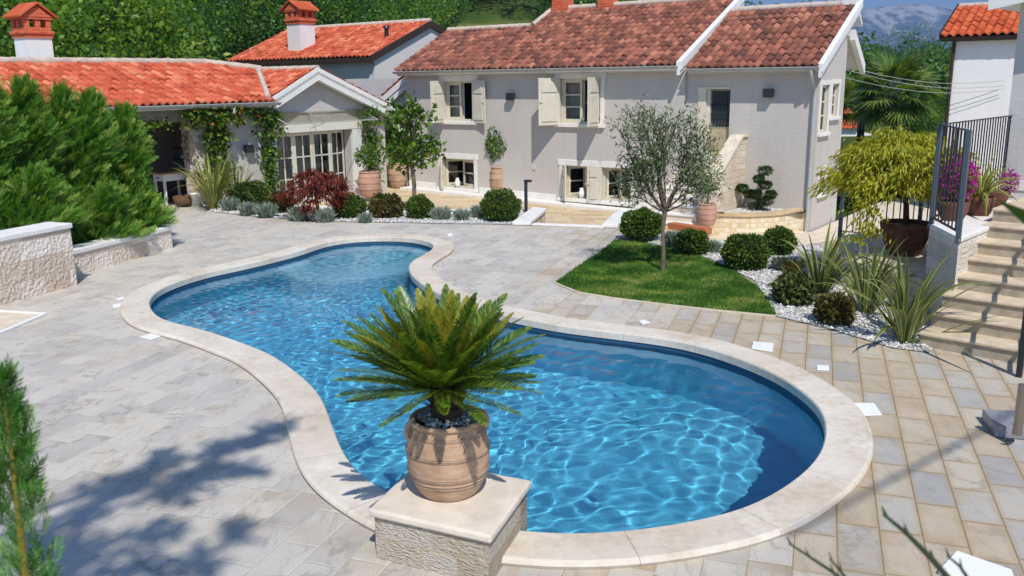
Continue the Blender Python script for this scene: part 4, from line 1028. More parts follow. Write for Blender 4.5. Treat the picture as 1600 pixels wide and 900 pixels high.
# white house with red roof
wh = thing("white_house", "white rendered house with red tile roof and dark downpipe behind the railing", "house", atY(1530, 150, 25))
c_ = atY(1491, 58, 24); zt_ = c_[2]; Q = lambda s_, o, z: np.r_[(c_ + HU * s_ + HN * o)[:2], z]
mb = MB(); mb.obox(Q(0, 0, -1), HU * 7, HIN * 5, Z * (zt_ + 1)); mb.build("wall", m_stucco("white_render", '#e6e4e0', .03, .05), wh)
Ew_ = Q(-.25, .3, zt_ + .02)
tile_roof("roof", Ew_, HU, HIN, .42, [(0, 0), (5, 0), (5, 1.95), (0, 1.95)], M_TILE_RED, wh, .2, .3)
mb = MB(); roof_deck(mb, Ew_, HU, HIN, .42, [(0, 0), (5, 0), (5, 1.95), (0, 1.95)], .12); mb.obox(Ew_ - HU * .06 - Z * .12, (HIN + Z * .42) * 2.0, HU * .06, Z * .2)
a = Ew_ + (HIN + Z * .42) * 1.95; mb.prism([a - Z * .14, a + HU * 5 - Z * .14, a + HU * 5 + HIN * 3.4 - Z * 1.4, a + HIN * 3.4 - Z * 1.4], Z * .1); mb.build("roof_deck", M_BROWN, wh)
mb = MB(); ridge_caps(mb, Ew_ + (HIN + Z * .42) * 1.97 + Z * .02, Ew_ + HU * 5 + (HIN + Z * .42) * 1.97 + Z * .02, .08); mb.build("ridge", M_MORTAR, wh)
mb = MB(); mb.tube([Q(.02, .05, zt_ - .02), Q(.02, .05, -1)], .045, 8); mb.build("downpipe", M_BROWN, wh)
# wires to the white house
for i, (py0, py1, lab) in enumerate(((121, 126, "upper"), (127, 134, "middle"), (138, 139, "lower"))):
    p_, q_ = onp(1375, py0 - 4, Q(0, .7, 0), HN), onp(1570, py1, Q(0, .12, 0), HN); pts = [p_ * (1 - t_) + q_ * t_ - Z * .14 * math.sin(math.pi * t_) for t_ in np.linspace(0, 1, 10)]
    far = p_ + (p_ - q_) * 2.5 + Z * 1.5
    mb = MB(); mb.tube([far] + pts, .007, 5); w_ = mb.build("power_line", M_GREYP); tag(w_, "%s of three thin grey cables crossing the white house wall" % lab, "cable", "cables in front of the white house")
# ------------------------------------------------------------------ left planter walls
M_SPLIT = m_stone("beige_split_stone", ['#c4b09a', '#d6c5b2', '#e3d5c5', '#ebe1d4'], .55, .27, .005, '#cdb9a2', .035, 22)
tw = [G(-140, 510), G(121, 445), G(113, 432), G(-140, 480)]
d = unit(G(121, 445) - G(0, 478)); e = np.cross(Z, d)
f0 = G(121, 445); foot = [f0 - d * 4.5, f0, f0 + e * .42, f0 - d * 4.5 + e * .42]
cap_wall("planter_wall", "tall beige rough stone planter wall at the left edge, capped in white", foot, -.1, .93, .075, .025, M_SPLIT, "planter wall")
l0, l1 = G(116, 432), G(270, 388); d = unit(l1 - l0); e = np.cross(Z, d)
cap_wall("planter_wall", "lower beige rough stone planter wall beside the end of the tall one, below the conifers", [l0 - d * .2, l1, l1 + e * .3, l0 - d * .2 + e * .3], -.1, .41, .075, .025, M_SPLIT, "planter wall")
soil = MB(); soil.add([np.r_[p[:2], .3] for p in (l0 + e * .3, l1 + e * .3, l1 + e * 1.9, l0 + e * 2.6 - d * 4.5, l0 - d * 4.5 + e * .6)], [tuple(range(5))]); so_ = soil.build("planter_soil", m_plain("dark_soil", '#2f261d', .95, .2, 8)); tag(so_, kind='structure')
# ------------------------------------------------------------------ small things on the paving
M_LID = m_plain("white_plastic", '#e9e9e6', .45, .01)
def lid(px, label, h=.012, grp="white lids let into the paving"):
    pts = [G(*p) for p in px]; mb = MB(); mb.prism([p + Z * .003 for p in pts], Z * h); c_ = np.mean(pts, 0); e_ = pts[1] - pts[0]; mb.tube([c_ + Z * (h + .002), c_ + Z * (h + .007)], np.linalg.norm(e_) * .09, 10); o = mb.build("skimmer_lid", M_LID, None, .004, True); tag(o, label, "lid", grp)
lid([(1328, 631), (1366, 632), (1378, 650), (1343, 651)], "white square lid beside the pool's right end")
lid([(218, 528), (240, 521), (257, 525), (236, 532)], "white square lid beside the left bend of the coping")
lid([(1177, 535), (1209, 538), (1207, 551), (1174, 546)], "white lid behind the coping, near the striped leaves")
lid([(1276, 572), (1295, 573), (1295, 580), (1276, 579)], "small white lid on the paving between the coping and the stair")
lid([(176, 477), (190, 475), (191, 480), (177, 482)], "small white lid nearest the left planter walls, square")
lid([(180, 468), (192, 465), (197, 467), (186, 471)], "small white round-ish lid just behind the square one by the left coping")
lid([(1002, 470), (1012, 469), (1020, 472), (1009, 474)], "tiny white lid at the lawn's front edge")
lid([(997, 503), (1008, 501), (1016, 505), (1004, 508)], "tiny white lid between lawn and coping")
lid([(698, 366), (706, 365), (708, 369), (700, 370)], "tiny white lid behind the far lobe of the pool")
# hatch at the left edge
t_ = thing("floor_hatch", "white-framed floor hatch with stone infill at the left edge", "hatch", G(20, 500))
q4 = [G(-60, 500), G(-30, 485), G(75, 491), G(0, 523)]
mb = MB(); 
c_ = np.mean(q4, 0)
inn = [c_ + (p - c_) * .9 for p in q4]
for i in range(4): mb.prism([q4[i] + Z * .003, q4[(i + 1) % 4] + Z * .003, inn[(i + 1) % 4] + Z * .003, inn[i] + Z * .003], Z * .02)
mb.build("frame", M_LID, t_, 0, True); mb = MB(); mb.add([p + Z * .008 for p in inn], [(0, 1, 2, 3)]); mb.build("infill", M_STEP, t_, 0, True)
# white box lid at the lower right
pts = [G(1494, 867), G(1580, 897), G(1600, 960), G(1465, 898)]
mb = MB(); mb.prism([p + Z * .003 for p in pts], Z * .03); o = mb.build("access_cover", M_LID, None, .006, True); tag(o, "white flat access cover with dark rim at the bottom right corner", "cover")
# umbrella base
ub = thing("umbrella_base", "grey granite umbrella base with steel tube at the right edge", "umbrella base", G(1590, 660))
b0 = [G(1533, 656, .0), G(1555, 684, .0), G(1650, 692, 0), G(1625, 662, 0)]
M_GRAN = NT("grey_granite"); v = M_GRAN.co(); M_GRAN = M_GRAN.fin(M_GRAN.ramp(M_GRAN.noise(v, 160, 3, .8), [(.35, srgb('#4c4e52')), (.5, srgb('#83858a')), (.65, srgb('#b5b6ba'))]), .35)
mb = MB(); mb.prism([p + Z * .004 for p in b0], Z * .10); mb.build("granite_block", M_GRAN, ub, .008, True)
p = G(1589, 679, .1); mb = MB(); mb.tube([p, p + Z * .42], .035, 16); mb.build("steel_tube", m_plain("brushed_steel", '#9a938a', .3, .03, 3, 0, .5, .9), ub)
mb = MB(); mb.cbox(G(1578, 688, .05), (.06, .02, .02), unit(b0[2] - b0[1])); mb.build("latch", M_BLACK, ub)
# ------------------------------------------------------------------ vegetation builders
M_BOX = m_leaf("boxwood_leaf", ['#2a3d16', '#42601f', '#5e7c2a', '#86993c'], .3)
M_BOX2 = m_leaf("bronze_box_leaf", ['#2e2c14', '#4b4520', '#66592b', '#7d6a34'], .25)
M_LAV = m_leaf("lavender_leaf", ['#5d6b5a', '#7f8d7c', '#a0ab9a', '#bac2b2'], .25, .6)
M_OLIVE = m_leaf("olive_leaf", ['#3a4a28', '#586a3c', '#7f8c62', '#a9b08c'], .25, .5)
M_LEMON = m_leaf("lemon_leaf", ['#274014', '#3f6319', '#658a28', '#94ad45'], .35, .35)
M_IVY = m_leaf("climber_leaf", ['#2a4314', '#466822', '#6a8f32', '#9ab452'], .35, .35)
M_TRUMP = m_leaf("trumpet_vine_leaf", ['#2f4a14', '#4d7020', '#75922f', '#9aa845'], .35)
M_RED = m_leaf("red_maple_leaf", ['#481c14', '#6c2e1f', '#88412a', '#a5603e'], .4)
M_LIME = m_leaf("lime_maple_leaf", ['#6c7a12', '#989f1f', '#bab632', '#d8cf58'], .45)
M_CON = m_leaf("conifer_spray", ['#26501c', '#4c802b', '#7ba93f', '#bfcd70'], .38, .55, .25)
M_PINE = m_leaf("pine_needle", ['#20341a', '#345022', '#4d6c30', '#69843f'], .2)
M_STRAP = m_leaf("variegated_strap", ['#55662e', '#6c7a3a', '#a9a866', '#d2cb92'], .25, .4)
M_STRAP2 = m_leaf("yucca_stripe", ['#5f6f2c', '#87903f', '#c4bb66', '#e2d992'], .25, .4)
M_HEATH = m_leaf("bronze_heather_leaf", ['#3a3a1a', '#565325', '#706a31', '#8f8046'], .25, .6)
M_DKSHRUB = m_leaf("dark_shrub_leaf", ['#2e3d18', '#4a592a', '#69743a', '#8a8e52'], .25, .6)
M_BARK = m_plain("grey_bark", '#7a6c5a', .9, .15, 8, .02)
M_BARK2 = m_plain("dark_bark", '#4a3d30', .9, .15, 8, .02)
M_TREE = [m_leaf("wood_leaf_deep", ['#203a10', '#3c641d', '#5f8a2b', '#98b344'], .38), m_leaf("wood_leaf_mid", ['#2a4814', '#487622', '#709c34', '#aec655'], .42), m_leaf("wood_leaf_light", ['#34561a', '#557f24', '#80a436', '#bccb5c'], .45)]
def tubes_tree(mb, base, d, L, r, depth, tips, spread=.6, kids=3, shrink=.68, up_=.15, rs=None, seg=6):
    """recursive limbs; records tip points with their direction"""
    rs = rs or random
    d = unit(d); path = [np.array(base, float)]; n = 4
    for k in range(n):
        d = unit(d + A(rs.gauss(0, .09), rs.gauss(0, .09), rs.gauss(0, .05) + up_ * .15)); path.append(path[-1] + d * L / n)
    mb.tube(path, [r * (1 - .45 * k / n) for k in range(n + 1)], seg if depth > 1 else 5, False)
    if depth == 0: tips.append((path[-1], d)); tips.append((path[-2], d)); return
    if depth == 1: tips.append((path[-1], d)); tips.append((path[2], d))
    a0 = rs.uniform(0, 6.28)
    for k in range(kids):
        a = a0 + 6.28 * k / kids + rs.uniform(-.4, .4); x = unit(np.cross(d, A(.3, .2, 1))); y = np.cross(d, x)
        nd = unit(d + (x * math.cos(a) + y * math.sin(a)) * spread * rs.uniform(.7, 1.3) + Z * up_)
        tubes_tree(mb, path[-1] if k or depth < 2 else path[3], nd, L * shrink * rs.uniform(.8, 1.2), r * .55, depth - 1, tips, spread, kids, shrink, up_, rs, seg)
def leaf_cloud(name, pts, dirs, size, mat, parent=None, spread=.1, per=20, leaf=LEAF, bias=.6, droop=0., szj=.35):
    pts = np.array(pts); dirs = np.array(dirs); n = len(pts) * per
    i = np.repeat(np.arange(len(pts)), per)
    pos = pts[i] + RNG.normal(0, 1, (n, 3)) * spread
    d = rdir(n) + dirs[i] * bias - A(0, 0, droop)
    return scatter(name, leaf[0], leaf[1][None], pos, rots(d, RNG.uniform(-1.2, 1.2, n)), size * (1 + RNG.normal(0, szj, n).clip(-.6, .8)), mat, parent)
def ball_pts(c, rad, n, shell=.12):
    d = rdir(n); rr = 1 - np.abs(RNG.normal(0, shell, n)); lump = 1 + .065 * np.sin(d[:, 0] * 7 + c[0] * 3) + .06 * np.sin(d[:, 1] * 6 + 2 + c[1]) + .05 * np.sin(d[:, 2] * 8 + c[1])
    return np.array(c) + d * (rr * lump)[:, None] * np.array(rad), d
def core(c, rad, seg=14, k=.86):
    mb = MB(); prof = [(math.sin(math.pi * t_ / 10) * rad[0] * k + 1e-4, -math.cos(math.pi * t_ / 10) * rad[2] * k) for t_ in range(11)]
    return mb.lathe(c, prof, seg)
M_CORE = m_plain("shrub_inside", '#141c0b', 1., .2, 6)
def box_ball(px, py_base, wpx, hpx, label, mat=M_BOX, n=5200, ls=.042, name="box_ball", cat="shrub", group="clipped box balls in the white gravel", z=0.):
    b = G(px, py_base, z); D = np.linalg.norm(b - CAM); w = wpx / FPX * D / 2; h = hpx / FPX * D / 2 * 1.04
    b = b + A(b[0], b[1], 0) / np.hypot(b[0], b[1]) * w * .75
    t_ = thing(name, label, cat, b, group); c = b + Z * h * .97
    p, d = ball_pts(c, (w, w, h), int(n * (w / .4) ** 1.4) + 1200, .13)
    ns_ = RNG.random(len(p)) < .035; p[ns_] += (p[ns_] - c) * RNG.uniform(.03, .12, (ns_.sum(), 1))
    p = p[p[:, 2] > b[2]]; d = d[:len(p)]
    d2 = (p - c); d2 /= np.linalg.norm(d2, axis=1, keepdims=True)
    dd = d2 + rdir(len(p)) * .9
    scatter("foliage", LEAF[0], LEAF[1][None], p, rots(dd, RNG.uniform(-1.5, 1.5, len(p))), ls * RNG.uniform(.55, 1.5, len(p)), mat, t_)
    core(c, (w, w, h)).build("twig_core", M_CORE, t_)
    return t_
def tuft(px, py, wpx, hpx, label, mat=M_LAV, n=520, name="lavender", group="silvery lavender tufts in the gravel beds", thin=.09, cat="plant", spread=.8):
    b = G(px, py); D = np.linalg.norm(b - CAM); w = wpx / FPX * D / 2; h = hpx / FPX * D
    a = RNG.uniform(0, 6.28, n); r_ = w * .55 * np.sqrt(RNG.random(n)); pos = b + np.c_[r_ * np.cos(a), r_ * np.sin(a), RNG.random(n) * h * .35]
    out = np.c_[np.cos(a), np.sin(a), np.zeros(n)] * (r_ / w * 1.2 * spread)[:, None]; d = out + RNG.normal(0, .25, (n, 3)) + Z * .9
    T = A([-thin, 0, 0], [thin, 0, 0], [thin * .9, .6, .02], [0, 1, 0]); L = h * RNG.uniform(.45, .8, n)
    o = scatter(name, T, A([0, 1, 2, 3]).astype(int)[None], pos, rots(d, RNG.uniform(-1.5, 1.5, n)), L, mat, None)
    me = o.data; me.transform(Matrix.Translation(-Vector(b))); o.location = b
    return tag(o, label, cat, group)
def strap_plant(name, b, n, L, label, mat=M_STRAP, width=.05, cat="plant", group=None, lean=.75, loc_extra=None, parent=None, arch=1.):
    """sword-leaved clump: long arching striped leaves"""
    V, Fq, at = [], [], []
    for i in range(n):
        a = RNG.uniform(0, 6.28); tilt = abs(RNG.normal(0, .33)) * lean + .06; l = L * RNG.uniform(.6, 1.08); w = width * RNG.uniform(.7, 1.15)
        d = A(math.cos(a) * math.sin(tilt), math.sin(a) * math.sin(tilt), math.cos(tilt)); side = unit(A(-math.sin(a), math.cos(a), 0) + RNG.normal(0, .25, 3)); p = np.array(b) + A(math.cos(a), math.sin(a), 0) * RNG.uniform(0, .09) * (L / 1.)
        bend = RNG.uniform(.02, .11) * arch * (2.2 if RNG.random() < .22 else 1); seg = 9; base = len(V); tone = RNG.uniform(-.12, .12)
        for k in range(seg + 1):
            t_ = k / seg; ww = w * min(1, .45 + t_ * 2.2) * (1 - max(0, (t_ - .55) / .45) ** 1.6) + .0015
            for q, e in ((-1, .95), (-.45, .15), (.45, .1), (1, .9)): V.append(p + side * ww * q * .5 + np.cross(side, d) * abs(q) * ww * .16); at.append(min(1, max(0, e + tone)))
            out = A(math.cos(a), math.sin(a), 0); d = unit(d + out * bend * (t_ + .25) * 1.5 - Z * bend * t_ * 2.4); p = p + d * l / seg
        for k in range(seg):
            for q in range(3): i0 = base + k * 4 + q; Fq.append((i0, i0 + 1, i0 + 5, i0 + 4))
    me = mesh_np(name, V, Fq, 4, at)
    if parent is not None: return link("leaves", me, mat, parent, True)
    o = link(name, me, mat, None, True); me.transform(Matrix.Translation(-Vector(b))); o.location = b
    return tag(o, label, cat, group)
# ------------------------------------------------------------------ pots
def m_terra(name, cs):
    t = NT(name); v = t.co(); n = t.noise(v, 3.5, 6, .65); n2 = t.noise(t.map(v, sc=(1, 1, 3)), 9, 5, .6)
    col = t.ramp(t.math('ADD', t.math('MULTIPLY', n, .6), t.math('MULTIPLY', n2, .4)), [(.3 + .4 * i / (len(cs) - 1), srgb(c)) for i, c in enumerate(cs)])
    return t.fin(col, .85, t.bump(n2, .004, .7), .15)
M_TERRA = m_terra("weathered_terracotta", ['#866a55', '#a98a70', '#bf9f84', '#cfb69d'])
M_TERRA2 = m_terra("pink_terracotta", ['#9a7462', '#b38a75', '#c49c86', '#d0b3a0'])
M_DKPOT = m_terra("brown_clay", ['#4a3027', '#5f3f33', '#735042', '#866454'])
def jar_prof(r, h, bands=(.30, .55, .78)):
    P = [(.0, 0), (.62 * r, 0), (.66 * r, .012 * h)]
    def R_(t_): return r * (.64 + .36 * math.sin(min(1, t_ * 1.02) ** .8 * math.pi * .84) ** .9) if t_ < .78 else r * (.64 + .36 * math.sin(min(1, .78 * 1.02) ** .8 * math.pi * .84) ** .9) * (1 - .62 * (t_ - .78) ** 1.0)
    for k in range(1, 121):
        t_ = k / 120 * .93; rr = R_(t_)
        for b in bands:
            for q in (-.02, 0, .02):
                if abs(t_ - b - q) < .006: rr *= 1.03
        P.append((rr, t_ * h))
    rn = P[-1][0]
    P += [(rn * 1.05, .94 * h), (rn * 1.07, .965 * h), (rn * 1.05, .99 * h), (rn * .98, h), (rn * .9, .98 * h), (rn * .88, .9 * h), (rn * .9, .82 * h)]
    return P
def pot(name, b, r, h, label, mat=M_TERRA, prof=None, handles=False, soil='#cfcac0', group=None, seg=48):
    t_ = thing(name, label, "pot", b, group); P = prof or jar_prof(r, h)
    mb = MB(); mb.lathe(b, P, seg); mb.build("body", mat, t_)
    rs_ = P[-1][0]; mb = MB(); mb.lathe(np.array(b) + Z * P[-1][1], [(rs_ * 1.02, 0), (rs_ * .5, .02), (.001, .03)], 20); mb.build("soil", M_SOIL, t_)
    if handles:
        for a in handles:
            d = A(math.cos(a), math.sin(a), 0); c = np.array(b) + d * P[-8][0] * 1.0 + Z * h * .9
            mb = MB(); mb.tube([c + d * (.055 * math.sin(q) - .012) + Z * (.075 * math.cos(q) - .02) * 1. for q in np.linspace(0, math.pi, 11)], .013, 8); mb.build("handle", mat, t_)
    return t_
M_SOIL = m_plain("pot_soil", '#5d5348', .95, .2, 20)
# ------------------------------------------------------------------ gravel, lawn
PEB = A([1, 0, 0], [-1, 0, 0], [0, .8, 0], [0, -.8, 0], [0, 0, .6], [0, 0, -.6]); PEBF = A([0, 2, 4], [2, 1, 4], [1, 3, 4], [3, 0, 4]).astype(int)
M_PEB = m_leaf("white_pebbles", ['#b9b6b0', '#d5d3ce', '#e6e5e1', '#f0efec'], 0., .7)
def sample_poly(poly, n):
    P = np.array(poly)[:, :2]; lo, hi = P.min(0), P.max(0); out = []
    while sum(map(len, out)) < n:
        q = RNG.uniform(lo, hi, (n * 2, 2)); out.append(q[inpoly(q, P)])
    return np.vstack(out)[:n]
def gravel(poly, n, size, label_name):
    mb = MB(); P = [np.r_[p[:2], .012] for p in poly]
    fs = tessellate_polygon([[Vector(p) for p in P]]); mb.add(P, up(P, [tuple(f) for f in fs])); base = mb.build("gravel_base", m_plain("gravel_base", '#b4b1aa', .9, .1, 30) if "gravel_base" not in bpy.data.materials else bpy.data.materials["gravel_base"]); tag(base, kind='structure')
    q = sample_poly(poly, n); pos = np.c_[q, .012 + RNG.random(n) * .022]
    o = scatter("white_gravel", PEB, PEBF, pos, rots(rdir(n)), np.c_[RNG.uniform(.7, 1.3, n), RNG.uniform(.7, 1.3, n), RNG.uniform(.6, 1, n)] * size, M_PEB); tag(o, kind='stuff')
bedR = [G(*p) for p in ((968, 372), (1040, 386), (1110, 405), (1180, 440), (1212, 495), (1300, 516), (1395, 545), (1452, 552), (1470, 520), (1455, 480), (1318, 408), (1300, 385), (1240, 384), (1118, 378), (1050, 366), (1000, 352))]
gravel(bedR, 15000, .017, "")
bedL = [G(*p) for p in ((336, 332), (380, 337), (440, 342), (520, 347), (600, 348), (700, 350), (800, 351.5), (838, 333), (740, 331), (700, 331), (600, 329), (440, 324), (312, 320))]
gravel(bedL, 12000, .019, "")
mb = MB()
for a, b in zip((G(436, 323.5), G(600, 328.5), G(700, 330.6)), (G(600, 328.5), G(700, 330.6), G(826, 331.5))): d = b - a; mb.obox(a - Z * .03, d, unit(np.cross(Z, d)) * .14, Z * .07)
kb_ = mb.build("bed_kerb", M_WHITE, None, .008); tag(kb_, "white stone kerb along the back of the far gravel bed", "kerb")
lawn = [G(*p) for p in ((868, 443), (905, 458), (960, 467), (1040, 477), (1120, 486), (1212, 495), (1207, 475), (1180, 447), (1140, 421), (1090, 401), (1040, 388), (985, 378), (962, 376), (935, 397), (900, 420))]
P = [np.r_[p[:2], .014] for p in lawn]
tL = NT("lawn_soil"); v = tL.co(); tL = tL.fin(tL.ramp(tL.noise(v, 6, 5), [(.3, srgb('#2c4414')), (.7, srgb('#4a6520'))]), .95)
mb = MB(); mb.add(P, up(P, [tuple(f) for f in tessellate_polygon([[Vector(p) for p in P]])])); tag(mb.build("lawn", tL), kind='structure')
tG = NT("grass_blade"); at = tG.n("ShaderNodeAttribute", attribute_name="rnd").outputs["Fac"]; v = tG.co()
pat = tG.noise(v, 1.6, 4, .6); f = tG.math('ADD', tG.math('MULTIPLY', at, .3), tG.math('ADD', tG.math('MULTIPLY', pat, 1.5), -.42))
cG = tG.ramp(f, [(.3, srgb('#34591a')), (.48, srgb('#4a7424')), (.6, srgb('#6a8a32')), (.72, srgb('#90954a')), (.82, srgb('#a39a5c'))]); tG.fin(cG, .6, None, .2)
n = 90000; q = sample_poly(lawn, n); T = A([-.09, 0, 0], [.09, 0, 0], [.06, .6, .05], [0, 1, .16])
d = np.c_[RNG.normal(0, .45, n), RNG.normal(0, .45, n), np.ones(n)]
o = scatter("lawn_grass", T, A([0, 1, 2, 3]).astype(int)[None], np.c_[q, np.full(n, .012)], rots(d, RNG.uniform(-3, 3, n)), RNG.uniform(.022, .05, n), tG.m); tag(o, kind='stuff')
mb = MB()
edge = [G(*p) for p in ((868, 443), (905, 458), (960, 467), (1040, 477), (1120, 486), (1212, 495))]
for a, b in zip(edge[:-1], edge[1:]): d = b - a; mb.obox(a + Z * .002, d, -unit(np.cross(Z, d)) * .03, Z * .02)
e_ = mb.build("lawn_edging", M_STEP); tag(e_, "thin pale stone edging along the lawn's front", "kerb")
# ------------------------------------------------------------------ clipped balls and tufts
for px, pb, w, h, lab in ((395, 324, 54, 36, "dark green box ball left of the bronze one, behind silvery lavender"), (548, 343, 46, 34, "dark green box ball right of the red maple"), (656, 344, 40, 34, "small box ball in front of the lemon tree's bare stem"), (783, 349, 62, 47, "large box ball beside the bollard lamp"), (1003, 380, 62, 49, "box ball at the lawn's back corner, left of the olive trunk"), (1079, 402, 50, 38, "box ball right of the olive trunk, at the lawn edge"), (1163, 426, 74, 51, "widest box ball, at the right of the lawn"), (1216, 402, 44, 41, "box ball below the curved planter's right end")):
    box_ball(px, pb, w, h, lab)
box_ball(440, 335, 40, 31, "bronze tinted box ball beside the red maple", M_BOX2)
box_ball(605, 343, 52, 34, "loose brownish heather mound between two box balls", M_HEATH, 1800, .07, "heather", "shrub", None)
for px, py, w, h, lab in ((360, 330, 26, 22, "left of the leftmost box ball"), (388, 337, 30, 22, "in front of the leftmost box ball"), (417, 340, 30, 24, "between the green and bronze balls"), (467, 345, 34, 24, "in front of the red maple's left side"), (507, 347, 36, 22, "in front of the red maple's right side"), (571, 348, 24, 16, "right of the box ball by the maple"), (690, 344, 36, 22, "just right of the small box ball"), (722, 345, 28, 20, "midway between two box balls"), (749, 341, 26, 22, "left of the large box ball")):
    tuft(px, py, w, h, "silvery lavender tuft " + lab)
for px, py, w, h, lab in ((1052, 388, 30, 30, "behind the olive trunk"), (1112, 396, 26, 22, "between the two right box balls"), (1218, 423, 26, 22, "right of the widest box ball")):
    tuft(px, py, w, h, "silvery lavender tuft " + lab)
box_ball(1240, 480, 60, 44, "low dark shrub at the right of the lawn corner", M_DKSHRUB, 1700, .06, "low_shrub", "shrub", "low shrubs by the striped leaves")
box_ball(1302, 511, 50, 42, "low bronze shrub at the front of the gravel", M_HEATH, 1700, .06, "low_shrub", "shrub", "low shrubs by the striped leaves")
tuft(1240, 428, 34, 26, "brownish dry tuft right of the widest box ball", M_HEATH, 300, "dry_tuft", None)
# ------------------------------------------------------------------ striped sword plants
strap_plant("flax_plant", G(1280, 470), 46, 1.15, "striped flax clump nearest the lawn", M_STRAP, .05, "plant", "striped flax clumps right of the lawn")
strap_plant("flax_plant", G(1352, 490), 44, 1.15, "striped flax clump in the middle, before the dark clay pot", M_STRAP, .05, "plant", "striped flax clumps right of the lawn")
strap_plant("flax_plant", G(1412, 535), 50, 1.25, "striped flax clump at the front beside the stair foot", M_STRAP, .055, "plant", "striped flax clumps right of the lawn", 1.0)
strap_plant("flax_plant", G(334, 327), 60, 1.5, "tall pale flax clump against the stone pillar", M_STRAP2, .07, "plant", "striped flax clumps by the wing", .6)
strap_plant("flax_plant", G(372, 322), 34, 1.35, "shorter flax clump against the wing wall", M_STRAP, .06, "plant", "striped flax clumps by the wing", .9)
# ------------------------------------------------------------------ olive tree on the lawn
def crown_tree(name, label, cat, base, trunk, mat, bark, tip_r, per, leaf, group=None, bias=.6, droop=0., lab2="foliage"):
    t_ = thing(name, label, cat, base, group); mb = MB(); tips = []
    trunk(mb, tips); mb.build("trunk", bark, t_)
    leaf_cloud("foliage", [p for p, d in tips], [d for p, d in tips], leaf, mat, t_, tip_r, per, bias=bias, droop=droop)
    return t_
NARROW = (A([0, 0, 0], [.13, .45, .02], [0, 1, 0], [-.13, .45, .02]), A([0, 1, 2, 3]).astype(int))
ob = G(1035, 425); Do = np.linalg.norm(ob - CAM)
rs = random.Random(4)
t_ = thing("olive_tree", "grey-green olive tree with slim trunk standing on the lawn", "tree", ob)
mb = MB(); tips = []; fork = ob + A(.02, .05, .92)
mb.tube([ob - Z * .05, ob + A(.01, 0, .3), ob + A(-.01, .02, .65), fork], [.04, .031, .028, .038], 10)
for tx, tz, r_, L_o in ((-.8, .8, .03, .72), (-.45, 1.05, .03, .78), (-.05, 1.1, .034, .75), (.25, 1.0, .03, .72), (.5, .78, .028, .62), (-.1, .6, .02, .5), (.22, .5, .02, .5), (-.45, .5, .02, .5), (.05, .9, .02, .6), (-.75, .3, .016, .42), (.7, .28, .016, .4), (-.3, .35, .016, .4), (.35, .4, .016, .42)):
    tubes_tree(mb, fork, A(tx, rs.uniform(-.4, .4), tz), L_o, r_, 2, tips, .5, 3, .62, .22, rs)
mb.build("trunk", M_BARK, t_)
leaf_cloud("foliage", [p for p, d in tips], [d for p, d in tips], .07, M_OLIVE, t_, .1, 24, NARROW, .9)
# a second, slimmer stem behind it with the small potted olive by the flank wall
def potted(px, py, r, h, label_pot, label_tree, tree_name, mat, z=0., pots=M_TERRA2, trunk_h=.5, crown=(.3, .3, .3), n=900, ls=.07, leaf=LEAF, group="terracotta jars along the house", bark=M_BARK, lean=0., hand=False):
    b = G(px, py, z); pot("terracotta_jar", b, r, h, label_pot, pots, None, hand, group=group)
    tb = b + Z * h * .84; t_ = thing(tree_name, label_tree, "tree", tb); mb = MB(); cc = tb + Z * (h * .16 + trunk_h + crown[2] * .7) + A(lean, 0, 0); top = cc - Z * crown[2] * .4
    mb.tube([tb, tb * .5 + top * .5 + A(.02, .01, 0), top], [.022, .018, .014], 7)
    for k in range(6): dd = rdir(1, .1)[0]; mb.tube([top, top + dd * A(*crown) * .7], [.01, .004], 5)
    mb.build("trunk", bark, t_)
    p, d = ball_pts(cc, crown, n, .3); d = d + rdir(n) * .8
    scatter("foliage", leaf[0], leaf[1][None], p, rots(d, RNG.uniform(-1.5, 1.5, n)), ls * RNG.uniform(.7, 1.3, n), mat, t_)
    return t_
potted(1104, 352, .215, .5, "terracotta jar on the stair foot, holding a slim light green bush", "slim light green bush in the jar at the stair foot", "potted_bush", M_LEMON, -.33, M_TERRA2, .34, (.3, .3, .55), 850, .07, NARROW)
potted(783, 303, .33, .82, "terracotta jar against the wall between the low windows", "small round-headed tree in the jar between the low windows", "potted_tree", M_IVY, -.36, M_TERRA, .3, (.42, .42, .48), 1300, .1)
potted(578, 307, .31, .72, "terracotta jar at the foot of the climber by the garden doors", "climber column rising from the jar right of the garden doors", "climber", M_IVY, -.25, M_TERRA2, .2, (.33, .33, .3), 500, .09)
potted(622, 293, .31, .8, "terracotta jar in the corner beside the link building", "light green rounded bush in the corner jar", "potted_bush", M_LEMON, -.36, M_TERRA, .45, (.62, .55, .72), 2000, .12)
# citrus tree in the bed
cb = G(647, 318, -.1); rs = random.Random(9)
def cit(mb, tips):
    mb.tube([cb - Z * .2, cb + A(.02, 0, .5), cb + A(-.02, 0, 1.0)], [.06, .05, .05], 8)
    for k in range(8): tubes_tree(mb, cb + A(-.02, 0, .9), A(math.cos(k * .8), math.sin(k * .8), .8), .42, .03, 1, tips, .6, 3, .75, .1, rs)
    for k in range(5): tubes_tree(mb, cb + A(-.02, 0, 1.0), A(-.1 + .5 * math.cos(k * 1.3), .5 * math.sin(k * 1.3), 1.5), .85, .03, 1, tips, .6, 3, .6, .1, rs)
crown_tree("citrus_tree", "small glossy lemon tree with bare stem before the house corner", "tree", cb, cit, M_LEMON, M_BARK, .14, 14, .13)
